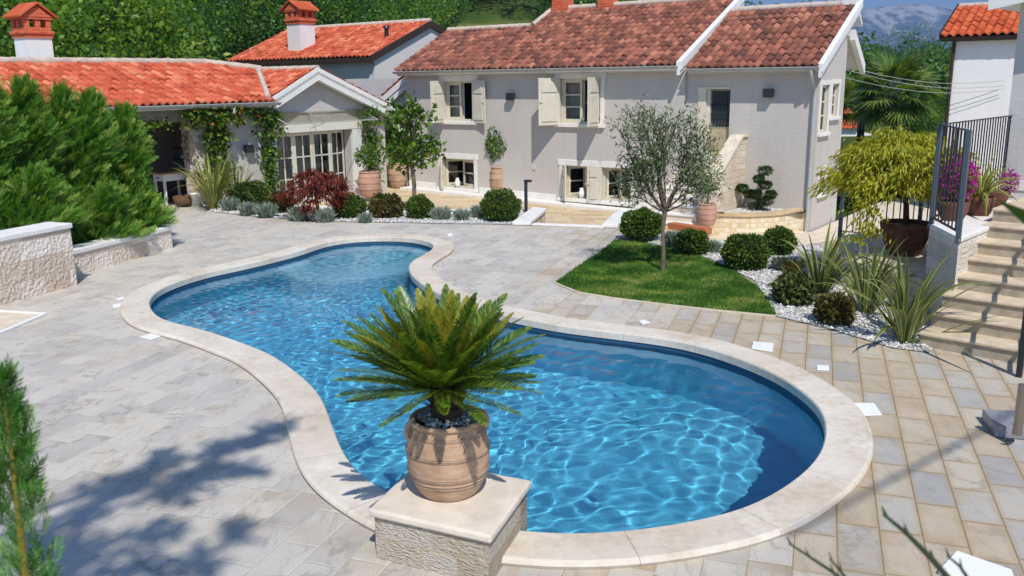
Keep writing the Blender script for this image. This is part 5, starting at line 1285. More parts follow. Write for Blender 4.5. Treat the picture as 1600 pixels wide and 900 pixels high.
# climbers on the wing
def climber(name, label, boxes, mat, n, ls, cat="climber", extra_stem=None):
    b = boxes[0][0]; t_ = thing(name, label, cat, np.r_[b[:2], -.1]); P = []
    for (c, ext, w_) in boxes:
        k = int(n * w_); q = RNG.uniform(-1, 1, (k, 3)); q *= (1 + .25 * np.sin(q[:, 2:3] * 6)) * .9; loc = np.array(c) + WU_ * (q[:, 0:1] * ext[0]) + WN_ * (q[:, 1:2] * ext[1]) + Z * (q[:, 2:3] * ext[2]); P.append(loc)
    P = np.vstack(P) + RNG.normal(0, .04, (sum(map(len, P)), 3)); m_ = len(P); d = rdir(m_) * .8 + WN_ - Z * .4
    scatter("foliage", LEAF[0], LEAF[1][None], P, rots(d, RNG.uniform(-1, 1, m_)), ls * RNG.uniform(.6, 1.3, m_), mat, t_)
    if extra_stem: mb = MB(); mb.tube(extra_stem, .022, 6); mb.build("stem", M_BARK2, t_)
climber("trumpet_vine", "orange flecked climber hanging from the wing gutter over the stone pillar", [(Ws(.55, 1.45, .22), (.36, .14, .65), 1.7), (Ws(.45, 2.2, .3), (.95, .22, .24), 1.8), (Ws(1.5, 2.25, .25), (.5, .12, .1), .35), (Ws(-1.4, 2.05, .25), (.7, .15, .1), .4)], M_TRUMP, 420, .13, extra_stem=[Ws(.6, -.1, .15), Ws(.55, .8, .1), Ws(.55, 1.8, .15)])
climber("climber", "leafy green climber column left of the garden doors", [(Ws(2.16, .75, .16), (.2, .13, 1.0), 1.6), (Ws(2.2, 1.95, .22), (.42, .18, .32), 1.0)], M_IVY, 560, .11, extra_stem=[Ws(2.2, -.3, .1), Ws(2.15, 1.0, .08), Ws(2.2, 2., .1)])
climber("climber", "leafy green climber column right of the garden doors, above the jar", [(Ws(5.85, .9, .22), (.2, .13, .85), 1.5), (Ws(5.8, 1.95, .25), (.36, .18, .25), .7)], M_IVY, 520, .11, extra_stem=[Ws(5.85, .2, .15), Ws(5.85, 1.0, .08), Ws(5.8, 2., .1)])
# trumpet flowers
P = Ws(.4, 2.2, .4) + RNG.normal(0, 1, (46, 3)) * A(.5, .5, .14); o = scatter("orange_foliage", LEAF[0], LEAF[1][None], P, rots(rdir(46) - Z), .07 * RNG.uniform(.7, 1.3, 46), m_leaf("orange_flower", ['#b04a14', '#d2641e', '#e08a30'], .4), bpy.data.objects["trumpet_vine"])  # orange trumpet flowers in one mesh, not leaves
# ------------------------------------------------------------------ red maple
def dome_tree(name, label, base, R_, H_, th, mat, n_cl, per, ls, lean=(0, 0), group=None, droop=.9, kind=NARROW, flat=.55, tr=.05, cat="tree", extra=()):
    t_ = thing(name, label, cat, base, group); mb = MB(); top = base + Z * th + A(lean[0], lean[1], 0); P, D_ = [], []
    mb.tube([base, base * .6 + top * .4 + A(.03, .02, 0), top], [tr, tr * .8, tr * .7], 8)
    for k in range(n_cl):
        d = rdir(1, -.05)[0]; rr = RNG.uniform(.62, 1.)
        c = top + A(d[0] * R_ * rr, d[1] * R_ * rr, (max(0, d[2]) ** .8 * H_) * rr - .08 * H_ + RNG.normal(0, .04) - .25 * H_ * (1 - abs(d[2])))
        if k % 3 == 0: mb.tube([top, top * .45 + c * .55 + Z * .06 * H_, c], [tr * .4, tr * .2, .004], 5)
        P.append(c); D_.append(A(d[0], d[1], -.2))
    for e in extra: P.append(top + A(*e)); D_.append(A(unit(e)[0], unit(e)[1], -.4))
    n_cl += len(extra)
    mb.build("trunk", M_BARK2, t_)
    P = np.array(P); D_ = np.array(D_); i = np.repeat(np.arange(n_cl), per); m_ = len(i)
    off = RNG.normal(0, 1, (m_, 3)) * A(.2, .2, .075) * R_ * flat; off[:, 2] -= np.hypot(off[:, 0], off[:, 1]) * .35
    d = rdir(m_) * .6 + D_[i] - Z * droop * .6
    scatter("foliage", kind[0], kind[1][None], P[i] + off, rots(d, RNG.uniform(-.8, .8, m_)), ls * RNG.uniform(.6, 1.4, m_), mat, t_)
    return t_
dome_tree("red_maple", "low dark red weeping maple in the far gravel bed", G(495, 341), .74, .6, .58, M_RED, 105, 48, .1)
mp = G(1412, 397, .42)
pot("clay_pot", mp, .34, .46, "large dark brown clay pot under the lime green maple", M_DKPOT, [(0, 0), (.2, 0), (.22, .02), (.29, .2), (.335, .36), (.35, .43), (.345, .46), (.31, .45), (.3, .4)], group="brown clay pots")
dome_tree("lime_maple", "lime green weeping maple in the large dark clay pot", mp + Z * .4, .88, .62, .78, M_LIME, 290, 62, .085, (-.12, .0), None, 1.0, extra=[(-.62 + .12 * math.sin(k * 2.1), -.45 + .1 * math.cos(k * 1.7), -.15 - .085 * k) for k in range(9)] + [(-1.05 + .1 * math.sin(k), -.1, .1 - .06 * k) for k in range(6)])
tl = G(1340, 402, .42); 
# three pots on the wall
cp = [(.0, 0), (.13, 0), (.15, .015), (.21, .14), (.225, .24), (.22, .285), (.195, .285), (.185, .24)]
def cpot(px, py, s_, label):
    b = G(px, py, WZ); return b, pot("clay_pot", b, .2, .3, label, M_DKPOT if s_ < .9 else M_TERRA2 if False else M_CPOT, [(a * s_, z * s_) for a, z in cp], group="brown clay pots", seg=28)
M_CPOT = m_terra("warm_brown_clay", ['#6d4a3b', '#835b48', '#976c57', '#a67f6b'])
b1, _ = cpot(1487, 344, .86, "round brown clay pot with magenta flowers, behind the railing front")
b2, _ = cpot(1529, 336, .86, "round brown clay pot with the striped yucca, middle of three on the wall")
b3, _ = cpot(1553, 322, .8, "brown clay pot half hidden behind the yucca's pot")
# magenta bougainvillea
t_ = thing("bougainvillea", "magenta flowering bush in the clay pot behind the railing", "flowers", b1 + Z * .22)
c = b1 + A(.05, .05, .52); p, d = ball_pts(c, (.24, .24, .28), 520, .35); scatter("magenta_bracts", LEAF[0], LEAF[1][None], p, rots(rdir(520) + d, RNG.uniform(-1, 1, 520)), .055 * RNG.uniform(.7, 1.4, 520), m_leaf("magenta_bract", ['#8a1470', '#b01e8c', '#c73aa5', '#d868bd'], .45), t_)  # many magenta flower bracts in one mesh
p, d = ball_pts(c - Z * .03, (.2, .2, .26), 260, .4); scatter("foliage", LEAF[0], LEAF[1][None], p, rots(rdir(260) + d), .06 * RNG.uniform(.7, 1.3, 260), M_IVY, t_)
t2 = copy_tree(t_); t2.location = Vector(b3) + Vector((.12, -.05, .16)); t2.scale = (.6, .6, .6); relabel(t2, "smaller magenta flowering bush at the right of the striped yucca")
strap_plant("yucca", b2 + Z * .2, 60, .62, "yellow striped yucca in the middle clay pot on the wall", M_STRAP2, .03, "plant", None, 1.1, arch=1.3)
# cloud-pruned pine in the curved planter
cb_ = G(1196, 323, PT - .03); cb_ = cb_ + HN * max(0., .42 - (cb_ - HP) @ HN); t_ = thing("cloud_pine", "small cloud-pruned dark pine in the curved planter", "tree", cb_)
mb = MB(); Dp = np.linalg.norm(cb_ - CAM); pads = [(0, 12, 15, 8), (-22, -16, 10, 5.5), (-12, -8, 9, 5), (18, -10, 9, 5), (8, -22, 10, 5), (2, -32, 9, 5), (8, -44, 12, 6), (-2, -8, 10, 6), (14, 0, 11, 6)]
P, D_ = [], []
for x, y, rx, ry in pads:
    c = cb_ + HU * (x / FPX * Dp * 1.15) + HN * RNG.normal(0, .05) + A(0, 0, (12 - y) / FPX * Dp + .04); q, d = ball_pts(c, (rx / FPX * Dp, rx / FPX * Dp, ry / FPX * Dp), 760, .25); P.append(q); D_.append(d); mb.tube([cb_ + Z * max(0, (c[2] - cb_[2]) * .6), c], [.015, .008], 5)
mb.tube([cb_ - Z * .1, cb_ + A(.04, 0, .25), cb_ + A(.06, 0, .62)], [.03, .025, .015], 6); mb.build("trunk", M_BARK2, t_)
P = np.vstack(P); D_ = np.vstack(D_); scatter("foliage", LEAF[0], LEAF[1][None], P, rots(D_ + rdir(len(P)) * .6 + Z * .4), .045 * RNG.uniform(.7, 1.3, len(P)), M_PINE, t_)
q = sample_poly(ring, 3500); scatter("white_gravel", PEB, PEBF, np.c_[q, PT - .06 + RNG.random(3500) * .03], rots(rdir(3500)), RNG.uniform(.012, .024, 3500), M_PEB)['kind'] = 'stuff'
# ------------------------------------------------------------------ pedestal, big jar, cycad
pb_l = G(595, 886); PZ = top_z(588, 806, pb_l)
q4 = [G(575, 795, PZ), G(767, 838, PZ), G(831, 750, PZ)]; q4.append(q4[0] + q4[2] - q4[1])
ctr = np.mean(q4, 0)
ped = thing("stone_pedestal", "square rough white stone pedestal with smooth slab at the pool's near edge", "pedestal", np.r_[ctr[:2], 0])
mb = MB(); mb.prism([p - Z * .055 for p in q4], Z * .055); mb.build("top_slab", m_plain("smooth_cream_slab", '#d6cab8', .6, .07, 5, .003), ped, .016, True)
ft = [np.r_[(ctr + (p - ctr) * .93)[:2], -.02] for p in q4]
mb = MB(); mb.prism(ft, Z * (PZ - .055 + .018)); body = mb.build("stone_body", m_stone("chiselled_white_stone", ['#b5a183', '#cfc0a8', '#ded3c2', '#e4dbcd'], .36, .155, .004, '#c3b08f', .05, 34, (1, 3.2, 1), .7, .7), ped, 0, True)
jc = G(702, 766, PZ); JR, JH = .262, .51
jar = pot("large_jar", jc, JR, JH, "large banded terracotta jar on the pedestal holding the cycad", M_TERRA, jar_prof(JR, JH, (.24, .33, .60, .84)), [R(20), R(200)], seg=72)
n = 700; a = RNG.uniform(0, 6.28, n); r_ = JR * .68 * np.sqrt(RNG.random(n)); pos = np.c_[jc[0] + r_ * np.cos(a), jc[1] + r_ * np.sin(a), jc[2] + JH * .93 + .02 + RNG.random(n) * .025]
pb = scatter("pebble_mulch", PEB, PEBF, pos, rots(rdir(n)), RNG.uniform(.010, .02, n), m_leaf("grey_pebbles", ['#77777a', '#a5a5a6', '#cbcbca', '#e6e6e4'], 0., .6), jar)
cyb = jc + Z * (JH * .93)
cyc = thing("cycad", "large cycad palm with stiff feathery fronds in the jar on the pedestal", "cycad", cyb)
mb = MB(); mb.lathe(cyb, [(.06, 0), (.1, .02), (.105, .1), (.1, .18), (.07, .23), (.01, .26)], 24); mb.build("trunk", M_BARK2, cyc)
n = 260; d = rdir(n, -.2); pos = cyb + Z * .12 + d * A(.1, .1, .13); scatter("trunk_scales", A([-.2, 0, 0], [.2, 0, 0], [.12, .7, .05], [0, 1, .1]), np.arange(4)[None], pos, rots(d + Z * .5), .05 * RNG.uniform(.7, 1.4, n), m_leaf("cycad_scales", ['#2a1a10', '#3f2819', '#5a3b25', '#6e4c31'], 0., .8), cyc)
M_CYC = m_leaf("cycad_leaflet", ['#2c4e1a', '#4c7026', '#748f34', '#a4ae4a'], .38, .35, .45)
M_CYY = m_leaf("young_cycad_leaflet", ['#5f6f1c', '#868c2a', '#a8a03a', '#c0b452'], .4, .4, .4)
def frond_mesh(L, bend, mat, seed, vee=.5):
    rr = np.random.default_rng(seed); n = 62; V, Fq, at = [], [], []
    P = []; ang = 0.; p = np.zeros(3)
    for k in range(n + 1):
        t_ = k / n; P.append(p.copy()); ang = bend * t_ ** 1.6; p = p + A(0, math.cos(ang), -math.sin(ang)) * L / n
    P = np.array(P)
    for k in range(n):
        for w in (-1, 1): V.append(P[k] + A(w * .006 * (1 - .75 * k / n), 0, 0)); at.append(.75)
        if k: b = len(V) - 4; Fq.append((b, b + 1, b + 3, b + 2))
    for k in range(5, n):
        t_ = k / n; l = .092 * L / .68 * math.sin(math.pi * min(1, (t_ * .93 + .09))) ** .55 * rr.uniform(.88, 1.08); f = unit(P[min(k + 1, n)] - P[k - 1])
        up_ = unit(np.cross(A(1, 0, 0), f))
        for s_ in (-1, 1):
            fwd = .8 + .5 * t_; d = unit(A(s_, 0, 0) * 1.0 + f * fwd + up_ * vee * (1 - .4 * t_)) ; d = unit(d + rr.normal(0, .04, 3))
            wv = unit(np.cross(d, up_)) * .0058; b = len(V); c_ = rr.uniform(.1, .95)
            q = P[k]; tip = q + d * l - up_ * l * .12
            V += [q - wv * .6, q + wv * .6, q + d * l * .6 + wv * .8, tip, q + d * l * .6 - wv * .8]; at += [c_] * 5
            Fq += [(b, b + 1, b + 2, b + 4), (b + 4, b + 2, b + 3, b + 3)]
    Fq = np.array(Fq); quad = Fq[Fq[:, 2] != Fq[:, 3]]; tri = Fq[Fq[:, 2] == Fq[:, 3]]
    me = bpy.data.meshes.new("frond"); me.from_pydata([tuple(v) for v in V], [], [tuple(q) for q in quad] + [tuple(q[:3]) for q in tri]); me.update()
    a_ = me.attributes.new("rnd", 'FLOAT', 'POINT'); a_.data.foreach_set("value", np.array(at, np.float32)); me.materials.append(mat); return me
FR = [frond_mesh(.74, .34, M_CYC, 1, .4), frond_mesh(.72, .62, M_CYC, 2, .4), frond_mesh(.68, .14, M_CYC, 3, .4), frond_mesh(.66, .16, M_CYY, 4, .4)]
def place(me, name, origin, d, roll, parent, sc=1., up_=None):
    o = bpy.data.objects.new(name, me); COL.objects.link(o); o.parent = parent; m = rots(A(*d)[None], A(roll))[0] * sc
    o.matrix_local = Matrix([[*m[0], 0], [*m[1], 0], [*m[2], 0], [0, 0, 0, 1]]); o.location = Vector(np.array(origin) - WL[parent.name]); WL[o.name] = np.zeros(3); return o
crown = cyb + Z * .2 + A(-.035, 0, 0)
k = 0
for ring_, (nf, el, els, kinds) in enumerate(((13, 77, 5, (2, 3, 3)), (23, 62, 5, (2, 3, 0)), (27, 47, 5, (0, 3, 2)), (27, 31, 5, (0, 0, 2)), (24, 18, 4, (0, 2, 0)), (18, 7, 4, (2, 0)))):
    for i in range(nf):
        a = 2 * math.pi * (i + .37 * ring_ + RNG.uniform(-.22, .22)) / nf; e = R(el + RNG.normal(0, els)); d = A(math.cos(a) * math.cos(e), math.sin(a) * math.cos(e), math.sin(e))
        place(FR[kinds[i % len(kinds)]], "frond", crown + A(math.cos(a), math.sin(a), 0) * .045 + Z * (.03 * math.sin(e)), d, RNG.normal(0, .25), cyc, ((RNG.uniform(.88, 1.02) if el > 20 else RNG.uniform(.76, .9)) if el > -5 else RNG.uniform(.45, .7)) * (.93 if el > 70 else 1))
# ------------------------------------------------------------------ conifers in the left planter
def spray_template(n=9, w=.34, fat=.026):
    """a feathery plume: thin axis with pairs of slender side shoots"""
    V, F_ = [], []
    def q(a, b, c, d): V.extend([a, b, c, d]); F_.append((len(V) - 4, len(V) - 3, len(V) - 2, len(V) - 1))
    q((-.014, 0, 0), (.014, 0, 0), (.006, 1, .0), (-.006, 1, .0))
    for k in range(n):
        t_ = .12 + .86 * k / n; l = w * (1.15 - t_ * .85) * (.8 + .4 * ((k * 7) % 3) / 2)
        for s_ in (-1, 1):
            b = A(0, t_ + s_ * .02, 0); tip = b + A(s_ * l * .6, l * .95, .05 * ((k % 3) - 1)); m_ = b * .45 + tip * .55
            q(b, m_ + A(s_ * fat * .8, -fat * .6, .015), tip, m_ + A(-s_ * fat * .5, fat * .7, .0))
    return A(*V), A(*F_).astype(int)
SPR = spray_template(); SPR2 = spray_template(6, .5, .035)
def conifer(name, label, base, H, Rb, n, ls, lean, group, mat=M_CON, zmin=.02, prof=lambda t: (1 - t) ** .75 * (.75 + .25 * math.sin(t * 11)), trunk_r=.06):
    t_ = thing(name, label, "conifer", base, group); lean = A(*lean, 0)
    mb = MB(); mb.tube([np.array(base), base + lean * .4 + Z * H * .5, base + lean + Z * H * .97], [trunk_r, trunk_r * .6, .006], 7); mb.build("trunk", M_BARK2, t_)
    tt = zmin + (1 - zmin) * RNG.random(n) ** 1.25; a = RNG.uniform(0, 6.28, n); rad = np.array([prof(x) for x in tt]) * Rb; fr = np.sqrt(RNG.uniform(.2, 1.15, n)) * (1 + .22 * np.sin(a * 3 + tt * 11)); x = rad * fr
    pos = np.array(base) + lean * tt[:, None] + np.c_[x * np.cos(a), x * np.sin(a), tt * H]
    d = np.c_[np.cos(a), np.sin(a), np.zeros(n)] * (.8 - .5 * tt)[:, None] + A(.35, .1, 0) + Z * .6 + RNG.normal(0, .25, (n, 3))
    scatter("foliage", SPR[0], SPR[1], pos, rots(d, RNG.uniform(-1.5, 1.5, n)), ls * RNG.uniform(.6, 1.25, n), mat, t_, rnd=np.clip(RNG.normal(.5, .2, n) + (fr - .8) * .45, 0, 1))
    return t_
grp = "conifers in the left planter"
CB = lambda px, py, Y: atY(px, py, Y)
def cbase(px, Y, z): p = atY(px, 400, Y); return A(p[0], p[1], z)
spr = [("feathery green conifer at the far left edge of the planter, tallest", -12, 13.9, .6, 2.35, .85, 2600), ("feathery green conifer second from the left edge, behind the tall planter wall", 52, 14.6, .5, 2.3, .8, 2600), ("feathery green conifer behind the step between the two planter walls", 108, 15.3, .3, 2.4, .72, 2400), ("feathery green conifer standing in the middle of the low planter", 152, 15.5, .3, 2.3, .7, 2400), ("feathery green conifer at the right end of the low planter wall", 200, 16.0, .3, 2.05, .62, 2200)]
for l_, px, Y, z, H_, Rb_, n_ in spr: conifer("conifer", l_, cbase(px, Y, z), H_, Rb_, n_, .30, (.14, 0), grp)
conifer("conifer", "short spreading conifer behind the low planter wall", cbase(168, 15.1, .3), .8, .6, 1000, .25, (.1, 0), grp)
conifer("conifer", "short spreading conifer behind the tall planter wall's cap", cbase(60, 13.8, .75), .8, .6, 1000, .25, (.1, 0), grp)
# near conifer whose leader rises at the lower left
lb = atY(40, 900, 1.72); top = atY(4, 590, 1.78)
tr_ = thing("near_conifer", "close green conifer leader with yellowish stem at the bottom left corner", "conifer", A(lb[0] + .1, lb[1] - .02, 0))
p0_ = A(lb[0] + .1, lb[1] - .02, 0); pth = [p0_, p0_ * .4 + lb * .6, lb, lb * .45 + top * .55, top]
mb = MB(); mb.tube(pth, [.03, .014, .009, .006, .002], 8); mb.build("stem", m_plain("yellow_green_stem", '#8c7a2c', .6, .1, 9), tr_)
n = 520; t_ = RNG.random(n) ** .9; base_ = np.where(t_[:, None] < .5, lb - (lb - pth[1]) * .35 * (1 - t_[:, None] / .5), lb) + (top - lb) * np.clip((t_[:, None] - .3) / .7, 0, 1)
a = RNG.uniform(0, 6.28, n); w_ = np.clip(1 - t_, .06, 1) * .075
pos = base_ + np.c_[np.cos(a), np.sin(a), np.zeros(n)] * (w_ * np.sqrt(RNG.random(n)))[:, None]; d = np.c_[np.cos(a), np.sin(a), np.zeros(n)] * .55 + Z * .9 + RNG.normal(0, .15, (n, 3))
scatter("foliage", SPR2[0] * A(1.2, 1, 1), SPR2[1], pos, rots(d, RNG.uniform(-1.5, 1.5, n)), .055 * RNG.uniform(.6, 1.3, n), m_leaf("near_conifer_spray", ['#2c5a20', '#4d8233', '#74a84c', '#a4c878'], .3, .5), tr_)
# dark bare twigs, lower right, and one leaf from the right edge
tg = thing("near_shrub", "out-of-focus dark bare twigs rising at the bottom right", "shrub", A(.75, 1.0, 1.2))
mb = MB(); root = A(.95, .95, 1.5)
def twig(pxs, Y, r0, kn=True):
    P_ = [root] + [atY(x, y, Y) for x, y in pxs]; mb.tube(P_, np.linspace(r0 * 1.3, r0 * .5, len(P_)), 6)
    for k in range(2, len(P_)): q = P_[k]; dd = unit(P_[k] - P_[k - 1]); mb.tube([q - dd * .004, q + unit(dd + A(.5, .1, .3)) * .014], [r0 * .7, r0 * .2], 5)
twig([(1500, 925), (1455, 872), (1415, 832), (1381, 804)], 1.25, .0052); twig([(1340, 925), (1300, 893), (1262, 868), (1233, 849)], 1.3, .0032); twig([(1330, 915), (1312, 890), (1297, 874)], 1.3, .0028); twig([(1520, 915), (1500, 885), (1480, 868)], 1.25, .0032)
mb.build("twigs", m_plain("dark_green_twig", '#2c3a22', .7, .1, 30), tg)
lf = thing("near_leaf_plant", "blurred green blade entering from the right edge above the stair", "plant", atY(1700, 420, 1.4))
mb = MB(); P_ = [A(1.75, 1.25, 0), A(1.6, 1.3, 1.4), atY(1850, 470, 1.42), atY(1660, 375, 1.38), atY(1605, 340, 1.36), atY(1560, 313, 1.35)]
for (a, b, wa, wb) in zip(P_[:-1], P_[1:], (.004, .006, .008, .012, .010), (.006, .008, .012, .010, .001)):
    wv = unit(np.cross(b - a, A(.3, 1, 0))); mb.quad(a - wv * wa, b - wv * wb, b + wv * wb, a + wv * wa)
mb.build("blade", M_IVY, lf)
# tree overhead behind the viewer: throws the dappled shade on the left paving
sh = thing("shade_tree", "tall leafy tree behind the viewer shading the left paving", "tree", A(-6.5, -5, 0))
HT = 10.5; per = math.cos(SUN_EL) / math.sin(SUN_EL)
spots = [(425, 672, .15), (395, 690, .13), (345, 702, .13), (335, 735, .16), (388, 735, .11), (255, 718, .13), (215, 748, .15), (165, 765, .17), (268, 768, .17), (130, 805, .16), (240, 832, .13), (120, 862, .2), (372, 832, .11), (310, 872, .13), (215, 890, .15), (60, 850, .22), (70, 925, .25), (290, 925, .2), (160, 950, .25), (300, 742, .1)]
mb = MB(); C_ = []
for (x, y, r_) in spots:
    g = G(x, y); h = HT + RNG.uniform(-.6, .6); C_.append((np.r_[g[:2] + SUN_H * h * per, h], r_))
hub = A(-3.2, -3.2, 9.2); mb.tube([A(-6.5, -5, -.2), A(-6, -4.6, 3), A(-4.6, -4, 6.4), hub], [.3, .26, .2, .12], 10)
for c, r_ in C_: mb.tube([hub, hub * .5 + c * .5 + Z * .2, c], [.035, .02, .006], 5)
mb.build("trunk", M_BARK2, sh)
P = np.vstack([c + RNG.normal(0, 1, (int(2200 * r_ * r_ + 40), 3)) * A(r_, r_, r_ * .6) * .6 for c, r_ in C_]); scatter("foliage", LEAF[0], LEAF[1], P, rots(rdir(len(P)), RNG.uniform(-1, 1, len(P))), .12 * RNG.uniform(.7, 1.3, len(P)), M_TREE[1], sh)
g0_, g1_ = G(1245, 828), G(1530, 676); dd = g1_ - g0_; h = 9.; off = np.r_[SUN_H * h * per, h]
mb = MB(); mb.tube([g0_ - dd * .05 + off, g1_ + dd * 1.5 + off], .022, 8); mb.tube([g1_ + dd * 1.5 + off, g1_ + dd * 1.5 + off * A(1, 1, 0)], .05, 8); o = mb.build("shade_pole", M_BLACK); tag(o, "slim overhead arm outside the frame casting a stripe of shade", "pole")
strap_plant("flax_plant", A(3.35, 3.35, 0), 30, 1.25, "striped flax just outside the lower right corner", M_STRAP, .05, "plant", "striped flax clumps right of the lawn", 1.2)  # unseen clump added to cast frond-like shadows on the lower right paving
# ------------------------------------------------------------------ summer kitchen furniture
tb = thing("console_table", "small white kitchen table with one drawer in the shaded alcove", "table", Ws(-.15, 0, -.85))
mb = MB(); mb.obox(Ws(-.45, .76, -1.1), WU_ * .75, WN_ * .5, Z * .04); mb.build("top", m_plain("oak_top", '#a88a62', .6, .1, 4), tb, .005)
mb = MB(); mb.obox(Ws(-.42, .6, -1.07), WU_ * .69, WN_ * .44, Z * .158); mb.build("drawer_box", M_WPAINT, tb)
mb = MB(); mb.cbox(Ws(-.42, .68, -.85) - WU_ * .012, (.02, .05, .03), WU_); mb.build("knob", M_BLACK, tb)
for s_ in (-.42, .22):
    for o_ in (-1.07, -.68): mb = MB(); mb.obox(Ws(s_, -.0, o_), WU_ * .05, WN_ * .05, Z * .6); mb.build("leg", M_WPAINT, tb)
for i, z in enumerate((.72, 1.0, 1.28)):
    mb = MB(); mb.obox(Ws(.64, z, -1.75), WU_ * .215, WN_ * 1.05, Z * .035); o = mb.build("wall_shelf", M_BROWN); tag(o, ("lowest", "middle", "topmost")[i] + " dark wooden shelf on the alcove's side wall", "shelf", "shelves in the summer kitchen")
    n_ = (6, 3, 2)[i]
    for k in range(n_):
        c = Ws(.74, z + .036, -1.65 + .85 * (k + .5) / n_); hh = (.2, .09, .13)[i]; mb = MB(); mb.lathe(c, [(0, 0), (.05, 0), (.055, hh * .6), (.03, hh * .8), (.03, hh), (0, hh)], 14); o = mb.build(("bottle", "bowl", "jar")[i], (m_plain("blue_glass_bottle", '#4c6f7c', .2) if "blue_glass_bottle" not in bpy.data.materials else bpy.data.materials["blue_glass_bottle"]) if i == 0 else M_WPAINT); tag(o, ("blue grey bottle in the row on the lowest kitchen shelf", "small white bowl on the middle kitchen shelf", "pale jar on the topmost kitchen shelf")[i], ("bottle", "bowl", "jar")[i], ("bottles on the lowest shelf", "bowls on the middle shelf", "jars on the top shelf")[i])
gb = thing("garlic_braid", "hanging braid of dried garlic on the stone pillar's inner face", "garlic braid", Ws(.06, 1.7, -.3))
P = np.array([Ws(.03, 1.72 - .045 * k, -.3) + RNG.normal(0, .03, 3) for k in range(16)])
mb = MB()
for p in P: mb.lathe(p, [(0, -.03), (.03, -.02), (.038, 0), (.02, .03), (0, .045)], 8)
mb.tube([Ws(.03, 1.85, -.3), Ws(.03, 1.0, -.3)], .008, 5); mb.build("bulbs", m_plain("dried_garlic", '#8a6a4c', .8, .15, 20), gb)
bk = thing("wicker_basket", "round brown wicker basket on the alcove floor", "basket", Ws(-.15, 0, -.25)); mb = MB(); mb.lathe(Ws(-.15, 0, -.25), [(0, 0), (.2, 0), (.26, .12), (.28, .24), (.26, .25), (.22, .1), (0, .06)], 22); mb.build("body", m_plain("wicker", '#6e5138', .9, .2, 40, .01), bk)
bn = thing("white_bin", "white tapered tub on the alcove floor beside the pillar", "tub", Ws(.02, 0, .02)); mb = MB(); mb.lathe(Ws(.02, 0, .0), [(0, 0), (.14, 0), (.19, .3), (.2, .31), (.17, .3), (.12, .05), (0, .04)], 18); mb.build("body", M_WPAINT, bn)
railing("railing", "dark metal railing seen through the conifers before the kitchen", [Ws(-4.2, 0, .9), Ws(-1.9, 0, .9)], .9, .11)
# ------------------------------------------------------------------ terrain, far woods, mountains
def fbm(x, y, oct=5, seed=0, rid=False):
    r_ = np.random.default_rng(seed); v = np.zeros_like(x); amp = 1.; fr = 1.
    for o in range(oct):
        s_ = 0
        for k in range(5):
            a = r_.uniform(0, 6.28); s_ = s_ + np.sin((x * math.cos(a) + y * math.sin(a)) * fr * r_.uniform(.7, 1.4) + r_.uniform(0, 6.28))
        s_ = s_ / 3.; v += amp * (1 - np.abs(s_) * 1.3 if rid else s_); amp *= .5; fr *= 2.05
    return v
def smst(a, b, x): t_ = np.clip((x - a) / (b - a), 0, 1); return t_ * t_ * (3 - 2 * t_)
def ground_h(x, y):
    az = x / np.maximum(y, 5.)
    left = 1 - smst(.02, .34, az)
    h = -1.0 + left * smst(38, 230, y) * 34 * (1 + .12 * np.sin(az * 6 + y * .01)) + left * smst(230, 700, y) * 30
    h = h + (1 - left) * (smst(60, 420, y) * 7.0 - smst(420, 900, y) * 4)
    m_ = smst(-10, -7.5, x) * (1 - smst(5, 7, x)) * (1 - smst(19, 22, y))
    return h - 1.6 * m_
nx, ny_ = 190, 130
yy = np.concatenate([np.linspace(-40, 30, 36), 30 + np.geomspace(1, 2570, ny_ - 36)]); AZ = np.linspace(-1.6, 1.6, nx)
V = []; 
for y in yy:
    w_ = max(60, y + 30); x = AZ * w_; V.append(np.c_[x, np.full(nx, y), ground_h(x, np.full(nx, y))])
V = np.vstack(V); i, j = np.meshgrid(np.arange(len(yy) - 1), np.arange(nx - 1), indexing='ij'); a = (i * nx + j).ravel()
t = NT("hill_ground"); v = t.co(); n1 = t.noise(v, .05, 5, .6); n2 = t.noise(v, .6, 5, .6)
col = t.ramp(n1, [(.35, srgb('#2b3d18')), (.52, srgb('#465722')), (.64, srgb('#7d7a40')), (.74, srgb('#948d52'))]); col = t.mix(t.math('MULTIPLY', n2, .5), col, srgb('#2f4319'))
hill = link("terrain", mesh_np("terrain", V, np.stack([a, a + 1, a + nx + 1, a + nx], 1), 4), t.fin(col, .95, None, .1), None, True); tag(hill, kind='structure')
# mountains
nxm, nym = 300, 70; U1 = np.linspace(.05, 1.0, nxm); W1_ = np.linspace(0, 1, nym); MU, MW = np.meshgrid(U1, W1_, indexing='ij')
Y0 = 4300.; crest = 365 + 22 * fbm(U1 * 16, U1 * 0, 4, 3) + 40 * np.exp(-((U1 - .445) / .05) ** 2) - 60 * smst(.6, .9, U1)
Ym = Y0 + MW * 900; prof_ = .02 + .98 * (.45 * MW + .55 * smst(.35, .95, MW))
Hm = crest[:, None] * prof_ + 46 * (MW * (1.08 - MW)) * fbm(MU * 34, MW * 6, 6, 8, True) * 1.3
V = np.stack([MU * (Ym), Ym, Hm - 8], 2).reshape(-1, 3); i, j = np.meshgrid(np.arange(nxm - 1), np.arange(nym - 1), indexing='ij'); a = (i * nym + j).ravel()
t = NT("mountain_rock"); v = t.co(); g = t.n("ShaderNodeNewGeometry"); sp = t.n("ShaderNodeSeparateXYZ"); t.l(g.outputs["Normal"], sp.inputs[0]); sp2 = t.n("ShaderNodeSeparateXYZ"); t.l(v, sp2.inputs[0])
nn = t.noise(t.map(v, sc=(1, .6, 1.6)), .012, 8, .68); f = t.math('ADD', t.math('MULTIPLY', nn, 1.), t.math('MULTIPLY', t.math('SUBTRACT', t.math('DIVIDE', sp2.outputs[2], 400.), .5), .28))
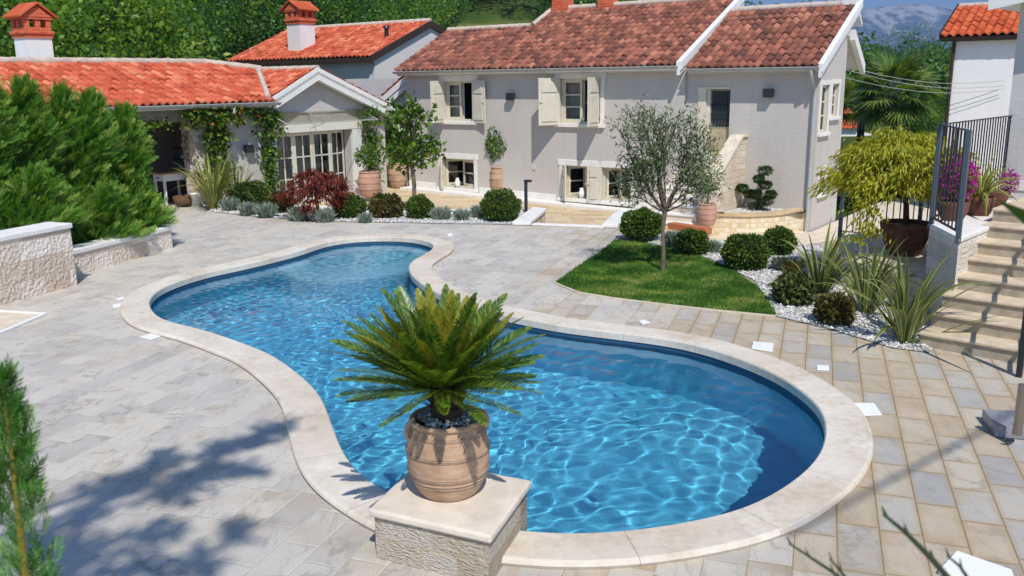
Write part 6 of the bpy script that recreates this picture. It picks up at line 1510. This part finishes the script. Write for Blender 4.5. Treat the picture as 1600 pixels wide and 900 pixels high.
col = t.ramp(f, [(.45, srgb('#2f3b2b')), (.535, srgb('#4d5546')), (.585, srgb('#a39c90')), (.67, srgb('#d6cfc3'))]); mt_ = t.fin(col, .95, None, .1)
mo = link("mountains", mesh_np("mountains", V, np.stack([a, a + nym, a + nym + 1, a + 1], 1), 4), mt_, None, True); tag(mo, kind='structure')
# ------------------------------------------------------------------ trees
def crown_mesh(name, Rr, Hh, n_cl, per, ls, mat, seed, flat=1.):
    rr = np.random.default_rng(seed); lob = rr.normal(0, .33, (7, 3)) * A(Rr, Rr, Hh * .8) ; C = []
    for k in range(n_cl):
        l = lob[k % 7]; d = rr.normal(0, 1, 3); d /= np.linalg.norm(d); d[2] = d[2] * .9 + .1; C.append(l + d * A(Rr, Rr, Hh) * rr.uniform(.42, .72))
    C = np.array(C); i = np.repeat(np.arange(n_cl), per); m_ = len(i); pos = C[i] + rr.normal(0, 1, (m_, 3)) * A(.16, .16, .11) * Rr
    d = rr.normal(0, 1, (m_, 3)); d[:, 2] -= .3; P = LEAF[0][None] * (ls * rr.uniform(.6, 1.4, m_))[:, None, None]; M_ = rots(d, rr.uniform(-1.5, 1.5, m_)); P = np.einsum('nij,nkj->nki', M_, P) + pos[:, None]
    tone = np.clip(np.repeat(rr.normal(.45, .16, n_cl), per) + rr.normal(0, .14, m_), 0, 1)
    me = mesh_np(name, P.reshape(-1, 3), np.arange(m_ * 4).reshape(-1, 4), 4, np.repeat(tone, 4)); me.materials.append(mat); return me, C
def trunk_mesh(H, hc, C, r, seed):
    mb = MB(); top = A(.1, .0, hc); mb.tube([A(0, 0, -.6), A(.05, .04, hc * .4), top], [r, r * .8, r * .5], 7)
    for c in C[::5]: c = c + Z * hc; mb.tube([top - Z * .3 * r, top * .5 + c * .5 + Z * .1, c], [r * .35, r * .2, .02], 5)
    me = bpy.data.meshes.new("trunk"); me.from_pydata(mb.v, [], mb.f); me.materials.append(M_BARK2); return me
KIND = []
for k, (Rr, Hh, hc, m_, ls, ncl, per_) in enumerate(((2.9, 3.3, 5.0, 1, .18, 190, 80), (2.6, 3.0, 4.6, 0, .17, 190, 80), (3.2, 3.0, 4.4, 2, .19, 200, 80), (2.2, 3.6, 5.0, 0, .16, 170, 75))):
    cm, C = crown_mesh("crown", Rr, Hh, ncl, per_, ls, M_TREE[m_], 20 + k); KIND.append((cm, trunk_mesh(Hh, hc, C, .2, k), hc))
def tree(px, Y, k, sc, label, group, rot=None, dz=0.):
    p = atY(px, 100, Y); b = A(p[0], p[1], float(ground_h(np.array([p[0]]), np.array([p[1]]))[0]) + dz)
    t_ = thing("broadleaf_tree", label, "tree", b, group); cm, tm, hc = KIND[k]
    for me, nm, z in ((cm, "crown", hc), (tm, "trunk", 0)):
        o = bpy.data.objects.new(nm, me); COL.objects.link(o); o.parent = t_; o.location = (0, 0, z); WL[o.name] = np.zeros(3)
    t_.rotation_euler.z = RNG.uniform(0, 6.28) if rot is None else rot; t_.scale = (sc,) * 3; return t_
near = [(-30, 29, 2, 1.0), (70, 32, 0, 1.05), (150, 30, 2, .95), (205, 33, 0, .95), (262, 47, 1, 1.0), (318, 56, 3, 1.05), (110, 38, 1, 1.2), (10, 37, 1, 1.2), (235, 44, 0, 1.1)]
nl = ["light leafed tree at the left edge behind the brick-topped chimney", "mid green tree just right of the brick-topped chimney", "light green tree with visible limbs behind the orange wing roof", "mid green tree behind the middle of the orange wing roof", "deep green tree left of the rear house's roof end", "narrow dark tree at the left end of the rear house roof", "dark tree filling between the two light trees at the left", "dark tree behind the leftmost light tree", "tall mid green tree behind the wing ridge's right half"]
for (a_, l_) in zip(near, nl): tree(*a_, l_, "trees close behind the orange wing")
for (px, Y, k, sc) in ((385, 52, 1, 1.2), (430, 55, 0, 1.15), (480, 54, 3, 1.2), (525, 58, 1, 1.15), (570, 62, 0, 1.1), (615, 70, 2, 1.0), (660, 78, 1, 1.0), (355, 60, 0, 1.25), (455, 66, 2, 1.2), (545, 74, 3, 1.3), (600, 86, 0, 1.1), (690, 92, 0, 1.0), (640, 100, 3, 1.1)):
    tree(px, Y, k, sc, "rounded green tree in the row above the rear house roof", "trees above the rear house")
for px, Y, k, sc, l_ in ((1190, 52, 1, .92, "tree top just showing over the right roof ridge, nearer the verge board"), (1240, 55, 0, .95, "tree top just showing over the right end of the mottled roof"), (1350, 62, 1, .44, "dark green tree in the gap beside the house corner"), (1440, 58, 0, .46, "dark tree left of the white house behind the palm"), (1465, 64, 3, .46, "narrow dark tree against the white house's left edge"), (1415, 90, 1, .5, "rounded tree standing above the palm"), (1375, 80, 3, .46, "narrow tree behind the palm's left fronds")):
    tree(px, Y, k, sc, l_, "trees in the gap right of the house", None, -.8 if px > 1300 else 0)
for i_, (px, py, w, h, l_) in enumerate(((1325, 330, 70, 60, "dark rounded bush behind the black railing, next to the house corner"), (1375, 322, 80, 70, "dark rounded bush behind the black railing, left of the maple's stem"), (1430, 318, 80, 80, "dark rounded bush behind the black railing, right of the maple's stem"), (1345, 296, 60, 60, "farther bush seen between the railing bars under the maple"))):
    box_ball(px, py, w, h, l_, M_DKSHRUB if i_ % 2 else M_BOX, 900, .14, "bush", "shrub", "bushes behind the black railing", -1.0)
# far woods: one mass on the hill, and hedge lines in the valley
def woods(name, pts, Rr, seed, mat, per=720, ls=.46):
    rr = np.random.default_rng(seed); P, T_ = [], []
    for (x, y, s_) in pts:
        z = float(ground_h(np.array([x]), np.array([y]))[0]); d = rr.normal(0, 1, (per, 3)); d /= np.linalg.norm(d, axis=1, keepdims=True); d[:, 2] = np.abs(d[:, 2]) * 1.2 - .15
        rad = Rr * s_; lump = 1 + .22 * np.sin(d[:, :1] * 5 + x) + .2 * np.sin(d[:, 1:2] * 6 + y); P.append(A(x, y, z + rad * .55) + d * rad * lump * rr.uniform(.72, 1.02, (per, 1))); T_.append(np.clip(rr.normal(.45, .2) + rr.normal(0, .14, per), 0, 1))
    P = np.vstack(P); return scatter(name, LEAF[0] * A(1.3, 1, 1), LEAF[1], P, rots(rr.normal(0, 1, (len(P), 3)), rr.uniform(-1.5, 1.5, len(P))), ls * rr.uniform(.6, 1.4, len(P)), mat, rnd=np.concatenate(T_))
rr = np.random.default_rng(3); pts = []
while len(pts) < 480:
    y = rr.uniform(100, 330); az = rr.uniform(-.62, .36); x = az * y
    if rr.random() < .05: continue
    pts.append((x, y, rr.uniform(.7, 1.25)))
for _ in range(230): y = rr.uniform(110, 300); az = rr.uniform(-.3, .08); pts.append((az * y, y, rr.uniform(.7, 1.25)))
for _ in range(260): y = rr.uniform(330, 690); az = rr.uniform(-.3, .06); pts.append((az * y, y, rr.uniform(1.2, 1.9)))
o = woods("far_woods", pts, 5.2, 1, M_TREE[1]); tag(o, kind='stuff')
pts = []
while len(pts) < 120:
    y = rr.uniform(95, 420); az = rr.uniform(.36, .62)
    if 250 < y < 400 and rr.random() < .8: continue
    pts.append((az * y, y, rr.uniform(.5, 1.0) * (1 if y < 300 else 1.2)))
o = woods("valley_woods", pts, 4.6, 2, M_TREE[0]); tag(o, kind='stuff')
for (px, Y, s_, l_) in ((1417, 405, 1.35, "large rounded tree on the far skyline below the cliffs"), (1445, 405, .8, "small rounded tree on the skyline right of the large one"), (1378, 400, .75, "small rounded tree on the skyline left of the large one"), (1460, 398, .7, "small skyline tree nearest the white house")):
    p = atY(px, 100, Y); o = woods("skyline_tree", [(p[0], p[1], s_), (p[0] + 3 * s_, p[1], s_ * .7)], 8.5, int(px), M_TREE[0], 1500, .6); tag(o, l_, "tree", "trees on the far skyline")
# palm in the gap
pb = atY(1392, 205, 34); pb[2] = -1.
pl_ = thing("fan_palm", "fan palm with shaggy trunk in the gap between the houses", "palm", pb)
th_ = top_z(1392, 150, pb) - pb[2]
mb = MB(); mb.tube([pb, pb + Z * th_ * .5 + A(.05, 0, 0), pb + Z * th_], [.16, .2, .17], 10); mb.build("trunk", M_BARK2, pl_)
def fan_mesh(seed):
    rr = np.random.default_rng(seed); V, F4, at = [], [], []
    V += [(-.012, 0, 0), (.012, 0, 0), (.012, .85, .02), (-.012, .85, .02)]; F4.append((0, 1, 2, 3)); at += [.6] * 4
    for k in range(26):
        a = (k - 12.5) / 12.5 * 1.9; L = .95 * (1 - .18 * abs(a) / 1.9) * rr.uniform(.92, 1.05); d = A(math.sin(a), math.cos(a), 0); s_ = A(math.cos(a), -math.sin(a), 0); c = A(0, .85, .02); b = len(V); w = .045
        V += [tuple(c), tuple(c + d * L * .5 + s_ * w + Z * .03), tuple(c + d * L - Z * (.12 + .12 * rr.random())), tuple(c + d * L * .5 - s_ * w + Z * .03)]; F4.append((b, b + 1, b + 2, b + 3)); at += [rr.uniform(.2, .9)] * 4
    me = mesh_np("fan_frond", V, F4, 4, at); me.materials.append(M_PALM); return me
M_PALM = m_leaf("palm_leaf", ['#263f18', '#426324', '#6a8638', '#b0b862'], .4, .35, .5)
FM = [fan_mesh(1), fan_mesh(2)]
for k in range(34):
    a = k * 2.4 + RNG.uniform(-.3, .3); e = R(70 - 120 * (k / 34) + RNG.normal(0, 8)); place(FM[k % 2], "fan_frond", pb + Z * th_, A(math.cos(a) * math.cos(e), math.sin(a) * math.cos(e), math.sin(e)), RNG.normal(0, .3), pl_, RNG.uniform(.95, 1.2))
pb2 = atY(1345, 205, 36); pb2[2] = -1.
p2 = thing("fan_palm", "smaller fan palm partly hidden by the house corner", "palm", pb2); h2 = top_z(1345, 165, pb2) + 1
mb = MB(); mb.tube([pb2, pb2 + Z * h2], [.15, .15], 8); mb.build("trunk", M_BARK2, p2)
for k in range(20):
    a = k * 2.4; e = R(65 - 100 * (k / 20)); place(FM[k % 2], "fan_frond", pb2 + Z * h2, A(math.cos(a) * math.cos(e), math.sin(a) * math.cos(e), math.sin(e)), RNG.normal(0, .3), p2, .9)
# small distant house seen beside the palm
dh = thing("small_house", "small distant white house with orange roof beside the palm trunk", "house", atY(1342, 205, 60))
c_ = atY(1336, 200, 60); mb = MB(); mb.obox(A(c_[0] - 2.5, c_[1], -2), A(2.6, 0, 0), A(0, 4, 0), Z * (c_[2] + 2.0)); mb.obox(A(c_[0] + .1, c_[1] + .5, -2), A(1.2, 0, 0), A(0, 3, 0), Z * (c_[2] + 1.6)); mb.build("wall", M_WPAINT, dh)
tile_roof("roof", c_ + A(-2.6, -.3, .0), A(1, 0, 0), A(.0, 1, 0), .6, [(0, 0), (2.8, 0), (2.8, 2.2), (0, 2.2)], M_TILE_RED, dh, .25, .35)

# the air: pale haze that turns the far cliffs blue
mb = MB(); mb.obox(A(-2600, -400, -80), A(9400, 0, 0), A(0, 6600, 0), Z * 720)
t = NT("haze"); t.t.nodes.remove(t.b); pv = t.n("ShaderNodeVolumePrincipled"); pv.inputs["Color"].default_value = (.42, .62, 1, 1); pv.inputs["Density"].default_value = HAZE; pv.inputs["Anisotropy"].default_value = .2
t.l(pv.outputs[0], t.out.inputs["Volume"])
if HAZE: o = mb.build("haze", t.m); tag(o, kind='stuff')
